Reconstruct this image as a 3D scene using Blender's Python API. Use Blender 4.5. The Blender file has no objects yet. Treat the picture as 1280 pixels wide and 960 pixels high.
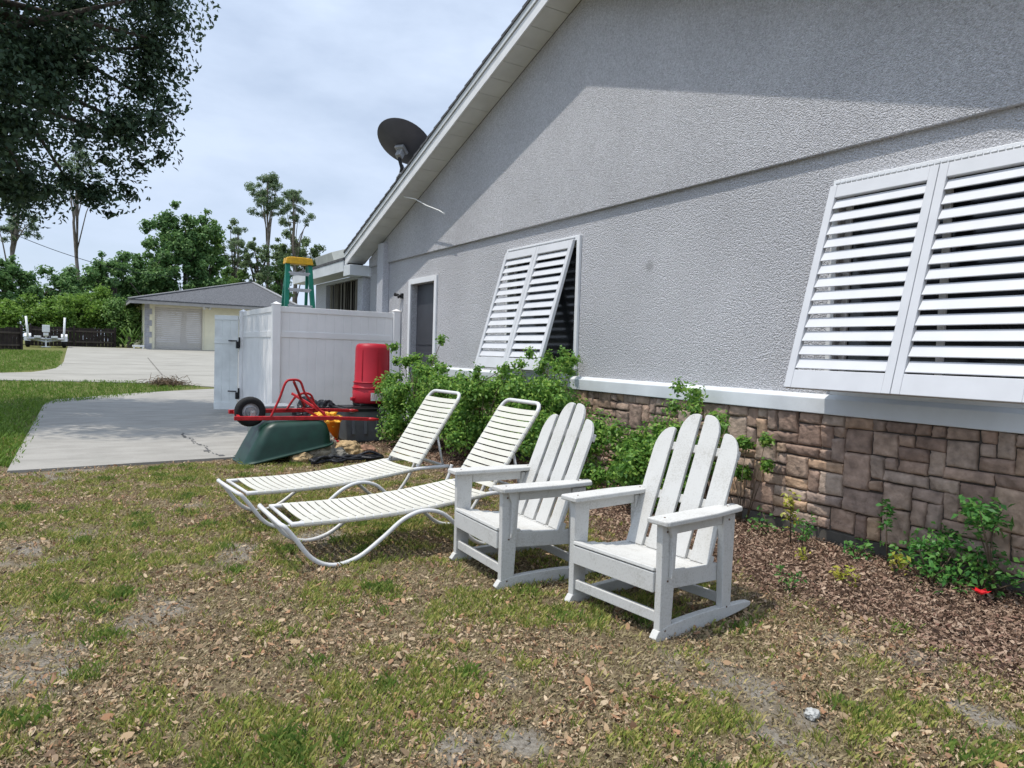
import bpy, bmesh, math, random
import numpy as np
from mathutils import Vector, Matrix
R = math.radians
SC = bpy.context.scene
COL = SC.collection

# ------------------------------------------------------------------ camera
cam = bpy.data.cameras.new("camera")
cam_o = bpy.data.objects.new("camera", cam)
COL.objects.link(cam_o)
r_ = Vector((0.85199356, -0.52263525, 0.03097352)); u_ = Vector((-0.00380762, 0.05297336, 0.99858867)); f_ = Vector((0.52353841, 0.85090905, -0.04314296))
m = Matrix((r_, u_, -f_)).transposed().to_4x4()
m.translation = Vector((0, 0, 1.35))
cam_o.matrix_world = m
cam.sensor_width = 36; cam.lens = 880 / 1280 * 36
cam.clip_start = 0.05; cam.clip_end = 2000
SC.camera = cam_o

# ------------------------------------------------------------------ sun, sky, exposure
SUN = Vector((-1.0, 0.22, 2.9)).normalized()
sun = bpy.data.lights.new("sun", 'SUN'); sun.energy = 2.65; sun.angle = R(0.6); sun.color = (1.0, 0.945, 0.86)
sun_o = bpy.data.objects.new("sun", sun); COL.objects.link(sun_o)
sun_o.rotation_euler = SUN.to_track_quat('Z', 'Y').to_euler(); sun_o.location = (-20, 5, 60)
W = bpy.data.worlds.new("World"); SC.world = W; W.use_nodes = True
nt = W.node_tree; nt.nodes.clear()
out = nt.nodes.new('ShaderNodeOutputWorld'); bg = nt.nodes.new('ShaderNodeBackground')
sky = nt.nodes.new('ShaderNodeTexSky'); sky.sky_type = 'NISHITA'; sky.sun_disc = False
sky.sun_elevation = math.asin(SUN.z); sky.sun_rotation = math.atan2(SUN.x, SUN.y); sky.air_density = 1.0; sky.dust_density = 1.2
tc = nt.nodes.new('ShaderNodeTexCoord')
mp = nt.nodes.new('ShaderNodeMapping'); mp.inputs['Scale'].default_value = (1.0, 1.0, 2.6)
n1 = nt.nodes.new('ShaderNodeTexNoise'); n1.inputs['Scale'].default_value = 2.6; n1.inputs['Detail'].default_value = 7; n1.inputs['Roughness'].default_value = 0.55
cr = nt.nodes.new('ShaderNodeValToRGB'); cr.color_ramp.elements[0].position = 0.32; cr.color_ramp.elements[0].color = (0.42, 0.42, 0.42, 1)
cr.color_ramp.elements[1].position = 0.66; cr.color_ramp.elements[1].color = (0.98, 0.98, 0.98, 1)
mx = nt.nodes.new('ShaderNodeMix'); mx.data_type = 'RGBA'
mx.inputs['B'].default_value = (7.1, 8.1, 10.4, 1)      # bright thin cloud veil, in the sky texture's own units
nt.links.new(tc.outputs['Generated'], mp.inputs['Vector']); nt.links.new(mp.outputs['Vector'], n1.inputs['Vector'])
nt.links.new(n1.outputs['Fac'], cr.inputs['Fac'])
sz = nt.nodes.new('ShaderNodeSeparateXYZ'); nt.links.new(tc.outputs['Generated'], sz.inputs['Vector'])     # haze thickens towards the horizon
hz_ = nt.nodes.new('ShaderNodeMapRange'); hz_.interpolation_type = 'SMOOTHSTEP'; hz_.inputs['From Min'].default_value = 0.0; hz_.inputs['From Max'].default_value = 0.42; hz_.inputs['To Min'].default_value = 0.28; hz_.inputs['To Max'].default_value = 0.0
nt.links.new(sz.outputs['Z'], hz_.inputs['Value'])
ah = nt.nodes.new('ShaderNodeMath'); ah.operation = 'ADD'; ah.use_clamp = True; nt.links.new(cr.outputs['Color'], ah.inputs[0]); nt.links.new(hz_.outputs['Result'], ah.inputs[1])
nt.links.new(ah.outputs[0], mx.inputs['Factor'])
# the veil glows more towards the sun, as thin cloud does
dt = nt.nodes.new('ShaderNodeVectorMath'); dt.operation = 'DOT_PRODUCT'; dt.inputs[1].default_value = SUN
nt.links.new(tc.outputs['Generated'], dt.inputs[0])
mrg = nt.nodes.new('ShaderNodeMapRange'); mrg.interpolation_type = 'SMOOTHSTEP'; mrg.inputs['From Min'].default_value = 0.25; mrg.inputs['From Max'].default_value = 1.0
mrg.inputs['To Min'].default_value = 1.0; mrg.inputs['To Max'].default_value = 1.8
nt.links.new(dt.outputs['Value'], mrg.inputs['Value'])
vl = nt.nodes.new('ShaderNodeVectorMath'); vl.operation = 'SCALE'; vl.inputs[0].default_value = (6.15, 7.2, 8.95); nt.links.new(mrg.outputs['Result'], vl.inputs['Scale'])
nt.links.new(vl.outputs['Vector'], mx.inputs['B'])
nt.links.new(sky.outputs['Color'], mx.inputs['A']); nt.links.new(mx.outputs['Result'], bg.inputs['Color'])
bg.inputs['Strength'].default_value = 0.085
nt.links.new(bg.outputs['Background'], out.inputs['Surface'])
SC.view_settings.view_transform = 'Standard'; SC.view_settings.look = 'None'
SC.view_settings.exposure = 0.46; SC.view_settings.gamma = 1; SC.view_settings.use_curve_mapping = False
SC.cycles.max_bounces = 6; SC.cycles.diffuse_bounces = 3; SC.cycles.transparent_max_bounces = 6
SC.cycles.sample_clamp_indirect = 4; SC.cycles.use_denoising = True; SC.cycles.denoising_prefilter = 'NONE'; SC.cycles.use_adaptive_sampling = False

# ------------------------------------------------------------------ materials
def mat(name, color, rough=0.7, noise=0, nscale=8, bump=0, bscale=40, spec=0.3, metal=0, trans=0, island=None, hue=None):
    """procedural material: base colour varied by noise, optional bump, per-island ramp, leaf translucency"""
    M = bpy.data.materials.new(name); M.use_nodes = True
    t = M.node_tree; N = t.nodes; L = t.links
    b = N['Principled BSDF']; b.inputs['Roughness'].default_value = rough; b.inputs['Metallic'].default_value = metal
    b.inputs['Specular IOR Level'].default_value = spec
    tcn = N.new('ShaderNodeTexCoord')
    if island:
        g = N.new('ShaderNodeNewGeometry'); rp = N.new('ShaderNodeValToRGB'); rp.color_ramp.interpolation = 'LINEAR'
        els = rp.color_ramp.elements
        for i, c in enumerate(island):
            p = i / (len(island) - 1)
            if i == 0: e = els[0]; e.position = 0
            elif i == len(island) - 1: e = els[-1]; e.position = 1
            else: e = els.new(p)
            e.color = (*c, 1)
        L.new(g.outputs['Random Per Island'], rp.inputs['Fac']); src = rp.outputs['Color']
    else:
        rgb = N.new('ShaderNodeRGB'); rgb.outputs[0].default_value = (*color, 1); src = rgb.outputs[0]
    if noise:
        nz = N.new('ShaderNodeTexNoise'); nz.inputs['Scale'].default_value = nscale; nz.inputs['Detail'].default_value = 6
        L.new(tcn.outputs['Object'], nz.inputs['Vector'])
        mr = N.new('ShaderNodeMapRange'); mr.inputs['From Min'].default_value = 0.3; mr.inputs['From Max'].default_value = 0.7
        mr.inputs['To Min'].default_value = 1 - noise; mr.inputs['To Max'].default_value = 1 + noise
        L.new(nz.outputs['Fac'], mr.inputs['Value'])
        mu = N.new('ShaderNodeVectorMath'); mu.operation = 'SCALE'
        L.new(src, mu.inputs[0]); L.new(mr.outputs['Result'], mu.inputs['Scale']); src = mu.outputs['Vector']
    L.new(src, b.inputs['Base Color'])
    if bump:
        bz = N.new('ShaderNodeTexNoise'); bz.inputs['Scale'].default_value = bscale; bz.inputs['Detail'].default_value = 4
        L.new(tcn.outputs['Object'], bz.inputs['Vector'])
        bp = N.new('ShaderNodeBump'); bp.inputs['Strength'].default_value = bump; bp.inputs['Distance'].default_value = 0.01
        L.new(bz.outputs['Fac'], bp.inputs['Height']); L.new(bp.outputs['Normal'], b.inputs['Normal'])
    if trans:
        tr = N.new('ShaderNodeBsdfTranslucent'); ms = N.new('ShaderNodeMixShader'); ms.inputs[0].default_value = trans
        L.new(src, tr.inputs['Color']); L.new(b.outputs['BSDF'], ms.inputs[1]); L.new(tr.outputs['BSDF'], ms.inputs[2])
        L.new(ms.outputs['Shader'], N['Material Output'].inputs['Surface'])
    return M

SMUDGE = (0.0, -1.186, 2.26)        # a scuff on the wall, from the house's own origin
def stucco_mat(name, c, strength=1.0):
    M = bpy.data.materials.new(name); M.use_nodes = True
    t = M.node_tree; N = t.nodes; L = t.links; b = N['Principled BSDF']
    b.inputs['Roughness'].default_value = 0.92; b.inputs['Specular IOR Level'].default_value = 0.15
    tcn = N.new('ShaderNodeTexCoord')
    big = N.new('ShaderNodeTexNoise'); big.inputs['Scale'].default_value = 0.9; big.inputs['Detail'].default_value = 5
    sm = N.new('ShaderNodeTexNoise'); sm.inputs['Scale'].default_value = 62; sm.inputs['Detail'].default_value = 4; sm.inputs['Roughness'].default_value = 0.75
    vo = N.new('ShaderNodeTexVoronoi'); vo.inputs['Scale'].default_value = 85
    for n in (big, sm, vo): L.new(tcn.outputs['Object'], n.inputs['Vector'])
    mr = N.new('ShaderNodeMapRange'); mr.inputs['From Min'].default_value = 0.3; mr.inputs['From Max'].default_value = 0.7
    mr.inputs['To Min'].default_value = 0.90; mr.inputs['To Max'].default_value = 1.07; L.new(big.outputs['Fac'], mr.inputs['Value'])
    mr2 = N.new('ShaderNodeMapRange'); mr2.inputs['From Min'].default_value = 0.35; mr2.inputs['From Max'].default_value = 0.65
    mr2.inputs['To Min'].default_value = 0.74; mr2.inputs['To Max'].default_value = 1.24; L.new(sm.outputs['Fac'], mr2.inputs['Value'])
    mm = N.new('ShaderNodeMath'); mm.operation = 'MULTIPLY'; L.new(mr.outputs[0], mm.inputs[0]); L.new(mr2.outputs[0], mm.inputs[1])
    sd = N.new('ShaderNodeVectorMath'); sd.operation = 'DISTANCE'; sd.inputs[1].default_value = SMUDGE; L.new(tcn.outputs['Object'], sd.inputs[0])
    ms = N.new('ShaderNodeMapRange'); ms.interpolation_type = 'SMOOTHSTEP'; ms.inputs['From Min'].default_value = 0.02; ms.inputs['From Max'].default_value = 0.085; ms.inputs['To Min'].default_value = 0.72; ms.inputs['To Max'].default_value = 1.0
    L.new(sd.outputs['Value'], ms.inputs['Value']); m3 = N.new('ShaderNodeMath'); m3.operation = 'MULTIPLY'; L.new(mm.outputs[0], m3.inputs[0]); L.new(ms.outputs[0], m3.inputs[1]); mm = m3
    rgb = N.new('ShaderNodeRGB'); rgb.outputs[0].default_value = (*c, 1)
    mu = N.new('ShaderNodeVectorMath'); mu.operation = 'SCALE'; L.new(rgb.outputs[0], mu.inputs[0]); L.new(mm.outputs[0], mu.inputs['Scale'])
    L.new(mu.outputs['Vector'], b.inputs['Base Color'])
    ad = N.new('ShaderNodeMath'); ad.operation = 'SUBTRACT'; L.new(sm.outputs['Fac'], ad.inputs[0]); L.new(vo.outputs['Distance'], ad.inputs[1])
    bp = N.new('ShaderNodeBump'); bp.inputs['Strength'].default_value = 1.0 * strength; bp.inputs['Distance'].default_value = 0.014
    L.new(ad.outputs[0], bp.inputs['Height']); L.new(bp.outputs['Normal'], b.inputs['Normal'])
    return M

def painted_wood(name, c, dirt=(0.30, 0.29, 0.25), amount=0.5):
    """weathered white paint: grain streaks, grey worn blotches"""
    M = bpy.data.materials.new(name); M.use_nodes = True
    t = M.node_tree; N = t.nodes; L = t.links; b = N['Principled BSDF']; b.inputs['Roughness'].default_value = 0.6; b.inputs['Specular IOR Level'].default_value = 0.25
    tcn = N.new('ShaderNodeTexCoord')
    a = N.new('ShaderNodeTexNoise'); a.inputs['Scale'].default_value = 7; a.inputs['Detail'].default_value = 8; a.inputs['Roughness'].default_value = 0.7
    s = N.new('ShaderNodeTexNoise'); s.inputs['Scale'].default_value = 120; s.inputs['Detail'].default_value = 3
    L.new(tcn.outputs['Object'], a.inputs['Vector']); L.new(tcn.outputs['Object'], s.inputs['Vector'])
    ml = N.new('ShaderNodeMath'); ml.operation = 'MULTIPLY'; L.new(a.outputs['Fac'], ml.inputs[0]); L.new(s.outputs['Fac'], ml.inputs[1])
    rp = N.new('ShaderNodeValToRGB'); rp.color_ramp.elements[0].position = 0.24; rp.color_ramp.elements[1].position = 0.40
    rp.color_ramp.elements[0].color = (0, 0, 0, 1); rp.color_ramp.elements[1].color = (1, 1, 1, 1)
    L.new(ml.outputs[0], rp.inputs['Fac'])
    sc = N.new('ShaderNodeMath'); sc.operation = 'MULTIPLY'; sc.inputs[1].default_value = amount; L.new(rp.outputs['Color'], sc.inputs[0])
    mxn = N.new('ShaderNodeMix'); mxn.data_type = 'RGBA'; mxn.inputs['A'].default_value = (*c, 1); mxn.inputs['B'].default_value = (*dirt, 1)
    L.new(sc.outputs[0], mxn.inputs['Factor']); L.new(mxn.outputs['Result'], b.inputs['Base Color'])
    bp = N.new('ShaderNodeBump'); bp.inputs['Strength'].default_value = 0.25; bp.inputs['Distance'].default_value = 0.004
    L.new(s.outputs['Fac'], bp.inputs['Height']); L.new(bp.outputs['Normal'], b.inputs['Normal'])
    return M

MT = {}
MT['stucco'] = stucco_mat('grey_stucco', (0.56, 0.562, 0.585))
MT['stucco_smooth'] = stucco_mat('grey_stucco_fine', (0.50, 0.51, 0.545), 0.35)
MT['white'] = mat('white_paint', (0.78, 0.79, 0.80), 0.45, 0.05, 5, 0.05, 60)
MT['shutter'] = mat('white_aluminium', (0.58, 0.59, 0.61), 0.4, 0.04, 6)
MT['trim'] = mat('pale_blue_grey_trim', (0.65, 0.68, 0.70), 0.5, 0.10, 3, 0.1, 50)
MT['soffit'] = mat('soffit_white', (0.62, 0.63, 0.62), 0.6, 0.07, 4)
MT['groove'] = mat('dark_groove', (0.10, 0.10, 0.10), 0.9)
MT['shingle'] = mat('grey_shingle', (0.10, 0.103, 0.11), 0.9, 0.45, 14, 0.5, 60)
MT['glass_dark'] = mat('dark_window_glass', (0.012, 0.014, 0.018), 0.12, 0.2, 3, spec=0.5)
MT['dark_door'] = mat('dark_grey_door', (0.055, 0.058, 0.068), 0.45, 0.12, 3)
MT['black'] = mat('black_plastic', (0.015, 0.015, 0.016), 0.45, 0.2, 20)
MT['blind'] = mat('tan_vertical_blinds', (0.17, 0.155, 0.125), 0.8, 0.2, 4)
MT['chair'] = painted_wood('weathered_white_wood', (0.56, 0.555, 0.53), (0.30, 0.285, 0.24), 0.42)
MT['strap'] = mat('cream_vinyl_strap', (0.60, 0.585, 0.515), 0.4, 0.07, 4)
MT['tube'] = mat('white_powdercoat_tube', (0.62, 0.62, 0.615), 0.35, 0.06, 8)
MT['vinyl'] = mat('white_vinyl_fence', (0.84, 0.83, 0.82), 0.45, 0.05, 3)
MT['vinyl_gate'] = mat('shade_toned_vinyl_gate', (0.74, 0.76, 0.74), 0.5, 0.12, 4)  # fence vinyl with the gate leaf's shade put into the colour, greyer and greener
MT['red_metal'] = mat('red_painted_steel', (0.42, 0.018, 0.022), 0.4, 0.3, 18)
MT['red_plastic'] = mat('red_plastic', (0.40, 0.013, 0.026), 0.42, 0.10, 4)
MT['green_tub'] = mat('dark_green_poly', (0.006, 0.036, 0.024), 0.42, 0.25, 9, spec=0.45)
MT['rubber'] = mat('black_rubber', (0.018, 0.018, 0.018), 0.8, 0.25, 30, 0.3, 70)
MT['galv'] = mat('galvanised_steel', (0.42, 0.43, 0.44), 0.45, 0.15, 14, metal=0.6)
MT['tote'] = mat('grey_plastic_tote', (0.13, 0.14, 0.15), 0.5, 0.2, 5)
MT['orange'] = mat('orange_plastic', (0.72, 0.22, 0.012), 0.45, 0.15, 6)
MT['yellow'] = mat('yellow_orange_cloth', (0.78, 0.42, 0.05), 0.8, 0.2, 20)
MT['tarp'] = mat('black_tarp', (0.020, 0.021, 0.025), 0.4, 0.3, 12, 0.6, 30)
MT['rock'] = mat('coral_rock', (0.40, 0.35, 0.27), 0.95, 0.45, 9, 1.0, 28)
MT['rock_grey'] = mat('grey_coral_rock', (0.27, 0.25, 0.21), 0.95, 0.45, 11, 1.0, 28)
MT['rock_tan'] = mat('tan_coral_rock', (0.46, 0.33, 0.18), 0.95, 0.4, 10, 1.0, 28)
MT['rock_white'] = mat('white_pebble', (0.42, 0.42, 0.40), 0.8, 0.2, 40, 0.5, 60)
MT['dish'] = mat('dark_grey_dish', (0.10, 0.10, 0.115), 0.5, 0.12, 5)
MT['ladder_green'] = mat('green_fibreglass', (0.015, 0.20, 0.13), 0.5, 0.15, 6)
MT['ladder_yellow'] = mat('yellow_plastic_cap', (0.75, 0.42, 0.03), 0.5, 0.15, 20)
MT['alu'] = mat('aluminium', (0.55, 0.56, 0.57), 0.4, 0.1, 10, metal=0.7)
MT['cream'] = mat('cream_stucco', (0.84, 0.79, 0.59), 0.85, 0.05, 3, 0.2, 30)
MT['garage_door'] = mat('greige_garage_door', (0.58, 0.545, 0.50), 0.6, 0.05, 3)
MT['quoin'] = mat('grey_quoin_stone', (0.36, 0.36, 0.38), 0.9, 0.2, 6)
MT['brown_fence'] = mat('dark_brown_wood', (0.030, 0.022, 0.020), 0.85, 0.4, 6)
MT['worn_rail'] = mat('worn_brown_rail', (.075, .06, .05), .85, .3, 6)
MT['bark'] = mat('bark', (0.10, 0.085, 0.07), 0.95, 0.4, 7, 0.8, 20)
MT['pine_bark'] = mat('pine_bark', (0.20, 0.17, 0.145), 0.95, 0.35, 4, 0.6, 12)
MT['stem'] = mat('woody_stem', (0.10, 0.075, 0.05), 0.9, 0.3, 20)
MT['petal'] = mat('red_petal', (0.70, 0.02, 0.03), 0.5, 0.2, 40, trans=0.25)
MT['screw'] = mat('rusty_screw', (0.16, 0.11, 0.08), 0.6, 0.3, 40, metal=0.4)
MT['cable'] = mat('white_cable', (0.72, 0.72, 0.70), 0.5, 0.05, 30)
def concrete(name, c, s=1.0):
    M = bpy.data.materials.new(name); M.use_nodes = True
    t = M.node_tree; N = t.nodes; L = t.links; b = N['Principled BSDF']; b.inputs['Roughness'].default_value = 0.9
    tcn = N.new('ShaderNodeTexCoord'); mpn = N.new('ShaderNodeMapping'); mpn.inputs['Scale'].default_value = (0.7 * s, 1.5 * s, 1)
    L.new(tcn.outputs['Object'], mpn.inputs['Vector'])
    a = N.new('ShaderNodeTexNoise'); a.inputs['Scale'].default_value = 2.2; a.inputs['Detail'].default_value = 8; a.inputs['Roughness'].default_value = 0.65
    d = N.new('ShaderNodeTexNoise'); d.inputs['Scale'].default_value = 90; d.inputs['Detail'].default_value = 2
    L.new(mpn.outputs['Vector'], a.inputs['Vector']); L.new(tcn.outputs['Object'], d.inputs['Vector'])
    rp = N.new('ShaderNodeValToRGB'); rp.color_ramp.elements[0].position = 0.30; rp.color_ramp.elements[1].position = 0.62
    rp.color_ramp.elements[0].color = (c[0] * .74, c[1] * .74, c[2] * .73, 1); rp.color_ramp.elements[1].color = (*c, 1)
    L.new(a.outputs['Fac'], rp.inputs['Fac'])
    mr = N.new('ShaderNodeMapRange'); mr.inputs['To Min'].default_value = 0.8; mr.inputs['To Max'].default_value = 1.2; L.new(d.outputs['Fac'], mr.inputs['Value'])
    mu = N.new('ShaderNodeVectorMath'); mu.operation = 'SCALE'; L.new(rp.outputs['Color'], mu.inputs[0]); L.new(mr.outputs[0], mu.inputs['Scale'])
    L.new(mu.outputs['Vector'], b.inputs['Base Color'])
    return M
MT['patio'] = concrete('patio_concrete', (0.33, 0.315, 0.285))
MT['drive'] = concrete('driveway_concrete', (0.33, 0.315, 0.275), 0.5)
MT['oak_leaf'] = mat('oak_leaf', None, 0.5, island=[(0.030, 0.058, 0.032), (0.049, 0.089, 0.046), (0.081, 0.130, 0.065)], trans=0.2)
MT['leaf_dark'] = mat('dark_tree_leaf', None, 0.55, island=[(0.062, 0.145, 0.046), (0.124, 0.239, 0.074), (0.207, 0.340, 0.115)], trans=0.4)
MT['leaf_mid'] = mat('mid_tree_leaf', None, 0.55, island=[(0.097, 0.194, 0.049), (0.162, 0.292, 0.073), (0.259, 0.389, 0.114)], trans=0.4)
MT['leaf_pale'] = mat('pale_tree_leaf', None, 0.6, island=[(0.112, 0.175, 0.081), (0.175, 0.250, 0.112), (0.250, 0.325, 0.163)], trans=0.42)
MT['leaf_pine'] = mat('pine_needle', None, 0.6, island=[(0.108, 0.179, 0.100), (0.179, 0.260, 0.136), (0.269, 0.341, 0.179)], trans=0.42)
MT['leaf_hedge'] = mat('bright_hedge_leaf', None, 0.5, island=[(0.100, 0.200, 0.031), (0.175, 0.312, 0.050), (0.275, 0.413, 0.088)], trans=0.42)
MT['leaf_bush'] = mat('garden_bush_leaf', None, 0.45, island=[(0.079, 0.185, 0.039), (0.146, 0.305, 0.060), (0.225, 0.409, 0.079), (0.356, 0.515, 0.106)], trans=0.45)
MT['leaf_fresh'] = mat('fresh_green_leaf', None, 0.45, island=[(0.06, 0.20, 0.05), (0.10, 0.27, 0.06), (0.17, 0.34, 0.08)], trans=0.4)
MT['leaf_yellow'] = mat('yellow_green_leaf', None, 0.45, island=[(0.25, 0.32, 0.05), (0.42, 0.44, 0.07), (0.55, 0.5, 0.10)], trans=0.4)
MT['litter'] = mat('dead_leaf', None, 0.85, island=[(0.057, 0.039, 0.027), (0.300, 0.212, 0.126), (0.444, 0.327, 0.202), (0.553, 0.435, 0.292), (0.205, 0.132, 0.086), (0.397, 0.218, 0.121), (0.482, 0.366, 0.221)], trans=0.15)
MT['mulch'] = mat('brown_mulch_leaf', None, 0.9, island=[(0.078, 0.048, 0.034), (0.175, 0.109, 0.073), (0.300, 0.206, 0.142), (0.458, 0.344, 0.253), (0.190, 0.099, 0.072), (0.348, 0.246, 0.175)], trans=0.1)
MT['grass'] = mat('patchy_grass_blade', None, 0.6, island=[(0.129, 0.190, 0.035), (0.220, 0.293, 0.057), (0.349, 0.396, 0.086), (0.498, 0.466, 0.143), (0.608, 0.498, 0.215)], trans=0.3)
MT['straw'] = mat('straw_blade', None, 0.8, island=[(0.177, 0.140, 0.077), (0.312, 0.250, 0.144), (0.437, 0.360, 0.225), (0.250, 0.220, 0.099), (0.374, 0.310, 0.171)], trans=0.2)
MT['tuft'] = mat('bright_tuft_blade', None, 0.6, island=[(0.069, 0.138, 0.029), (0.138, 0.230, 0.040), (0.235, 0.322, 0.069), (0.331, 0.345, 0.103)], trans=0.35)
MT['lawn'] = mat('green_lawn_blade', None, 0.6, island=[(0.09, 0.17, 0.025), (0.14, 0.24, 0.035), (0.20, 0.30, 0.05)], trans=0.3)
MT['stone'] = mat('stone_veneer', None, 0.9, 0.34, 14, 0.9, 34, island=[(0.234, 0.161, 0.126), (0.385, 0.269, 0.203), (0.303, 0.231, 0.191), (0.468, 0.316, 0.208), (0.262, 0.187, 0.149), (0.414, 0.322, 0.256), (0.345, 0.238, 0.179)])
MT['mortar'] = mat('dark_mortar', (0.085, 0.072, 0.062), 0.95, 0.2, 20)
MT['footing'] = mat('concrete_footing', (0.09, 0.083, 0.072), 0.95, 0.3, 8)
MT['brush'] = mat('dry_brush', None, 0.95, island=[(0.10, 0.07, 0.045), (0.20, 0.14, 0.09), (0.30, 0.22, 0.14)])

# ------------------------------------------------------------------ geometry helpers
class MB:
    def __init__(s): s.v = []; s.f = []
    def add(s, vs, fs):
        o = len(s.v); s.v += [tuple(x) for x in vs]; s.f += [tuple(i + o for i in q) for q in fs]; return s
    def box(s, c, d, rot=None):
        hx, hy, hz = d[0] / 2, d[1] / 2, d[2] / 2
        P = [Vector(((-1, 1)[i & 1] * hx, (-1, 1)[i >> 1 & 1] * hy, (-1, 1)[i >> 2 & 1] * hz)) for i in range(8)]
        if rot is not None: P = [rot @ p for p in P]
        c = Vector(c)
        return s.add([p + c for p in P], [(0, 2, 3, 1), (4, 5, 7, 6), (0, 1, 5, 4), (2, 6, 7, 3), (0, 4, 6, 2), (1, 3, 7, 5)])
    def bb(s, x0, x1, y0, y1, z0, z1): return s.box(((x0 + x1) / 2, (y0 + y1) / 2, (z0 + z1) / 2), (x1 - x0, y1 - y0, z1 - z0))
    def bar(s, a, b, w, h, up=(0, 0, 1)):
        a = Vector(a); b = Vector(b); d = b - a; L = d.length; d.normalize(); up = Vector(up)
        sd = d.cross(up)
        if sd.length < 1e-4: sd = d.cross(Vector((1, 0, 0)))
        sd.normalize(); up2 = sd.cross(d)
        M = Matrix((d, sd, up2)).transposed()
        return s.box((a + b) / 2, (L, w, h), M)
    def tube(s, pts, r, n=10, closed=False, cap=True):
        pts = [Vector(p) for p in pts]; k = len(pts); rs = r if hasattr(r, '__len__') else [r] * k
        rings = []; prev = None
        for i in range(k):
            if closed: t = pts[(i + 1) % k] - pts[i - 1]
            else: t = pts[min(i + 1, k - 1)] - pts[max(i - 1, 0)]
            t.normalize()
            if prev is None: a = t.orthogonal().normalized()
            else:
                a = prev - t * prev.dot(t); a = a.normalized() if a.length > 1e-6 else t.orthogonal().normalized()
            prev = a; b = t.cross(a)
            rings.append([pts[i] + (a * math.cos(2 * math.pi * j / n) + b * math.sin(2 * math.pi * j / n)) * rs[i] for j in range(n)])
        V = [p for q in rings for p in q]; F = []
        for i in range(k if closed else k - 1):
            i2 = (i + 1) % k
            for j in range(n): F.append((i * n + j, i * n + (j + 1) % n, i2 * n + (j + 1) % n, i2 * n + j))
        if cap and not closed: F.append(tuple(range(n - 1, -1, -1))); F.append(tuple((k - 1) * n + j for j in range(n)))
        return s.add(V, F)
    def prism(s, poly, axis, a0, a1):
        """poly: 2-D outline, extruded along axis 0/1/2 between a0 and a1"""
        def P(p, a): return (a, p[0], p[1]) if axis == 0 else ((p[0], a, p[1]) if axis == 1 else (p[0], p[1], a))
        n = len(poly)
        V = [P(p, a0) for p in poly] + [P(p, a1) for p in poly]
        F = [tuple(range(n - 1, -1, -1)), tuple(range(n, 2 * n))] + [(i, (i + 1) % n, n + (i + 1) % n, n + i) for i in range(n)]
        return s.add(V, F)
    def lathe(s, prof, c=(0, 0, 0), n=28, M=None):
        V = []; F = []; c = Vector(c); k = len(prof)
        for (r, z) in prof:
            for j in range(n):
                p = Vector((r * math.cos(2 * math.pi * j / n), r * math.sin(2 * math.pi * j / n), z))
                if M is not None: p = M @ p
                V.append(p + c)
        for i in range(k - 1):
            for j in range(n): F.append((i * n + j, i * n + (j + 1) % n, (i + 1) * n + (j + 1) % n, (i + 1) * n + j))
        return s.add(V, F)
    def build(s, name, material, parent=None, origin=(0, 0, 0), bevel=0, smooth=False, seg=2):
        o3 = Vector(origin)
        me = bpy.data.meshes.new(name); me.from_pydata([tuple(Vector(v) - o3) for v in s.v], [], s.f)
        bm = bmesh.new(); bm.from_mesh(me); bmesh.ops.recalc_face_normals(bm, faces=bm.faces); bm.to_mesh(me); bm.free()
        return link(name, me, material, parent, None if parent else origin, bevel, smooth, seg)

def link(name, me, material, parent=None, loc=None, bevel=0, smooth=False, seg=2):
    o = bpy.data.objects.new(name, me); COL.objects.link(o)
    if material: me.materials.append(material if not isinstance(material, str) else MT[material])
    if parent: o.parent = parent
    elif loc is not None: o.location = loc
    if smooth: me.polygons.foreach_set('use_smooth', [True] * len(me.polygons))
    if bevel:
        b = o.modifiers.new('bevel', 'BEVEL'); b.width = bevel; b.segments = seg; b.limit_method = 'ANGLE'; b.angle_limit = R(40)
    return o

def tag(o, label=None, cat=None, group=None, kind=None):
    if label: o['label'] = label
    if cat: o['category'] = cat
    if group: o['group'] = group
    if kind: o['kind'] = kind
    return o
def empty(name, loc, label, cat, group=None, rz=0):
    o = bpy.data.objects.new(name, None); COL.objects.link(o); o.location = loc; o.rotation_euler = (0, 0, rz); o.empty_display_size = 0.2
    return tag(o, label, cat, group)
def copy_tree(o, parent=None):
    c = o.copy(); COL.objects.link(c)
    if parent: c.parent = parent
    for ch in list(o.children): copy_tree(ch, c)
    return c

def mesh_np(name, V, F, material, parent=None, loc=None, smooth=False):
    """bulk mesh: V (n,3), F (m,4) quads"""
    V = np.asarray(V, dtype=np.float32); F = np.asarray(F, dtype=np.int32); k = F.shape[1]
    me = bpy.data.meshes.new(name); me.vertices.add(len(V)); me.vertices.foreach_set('co', V.ravel())
    me.loops.add(F.size); me.loops.foreach_set('vertex_index', F.ravel())
    me.polygons.add(len(F)); me.polygons.foreach_set('loop_start', np.arange(len(F), dtype=np.int32) * k)
    me.update(calc_edges=True); me.validate()
    return link(name, me, material, parent, loc, smooth=smooth)

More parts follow.
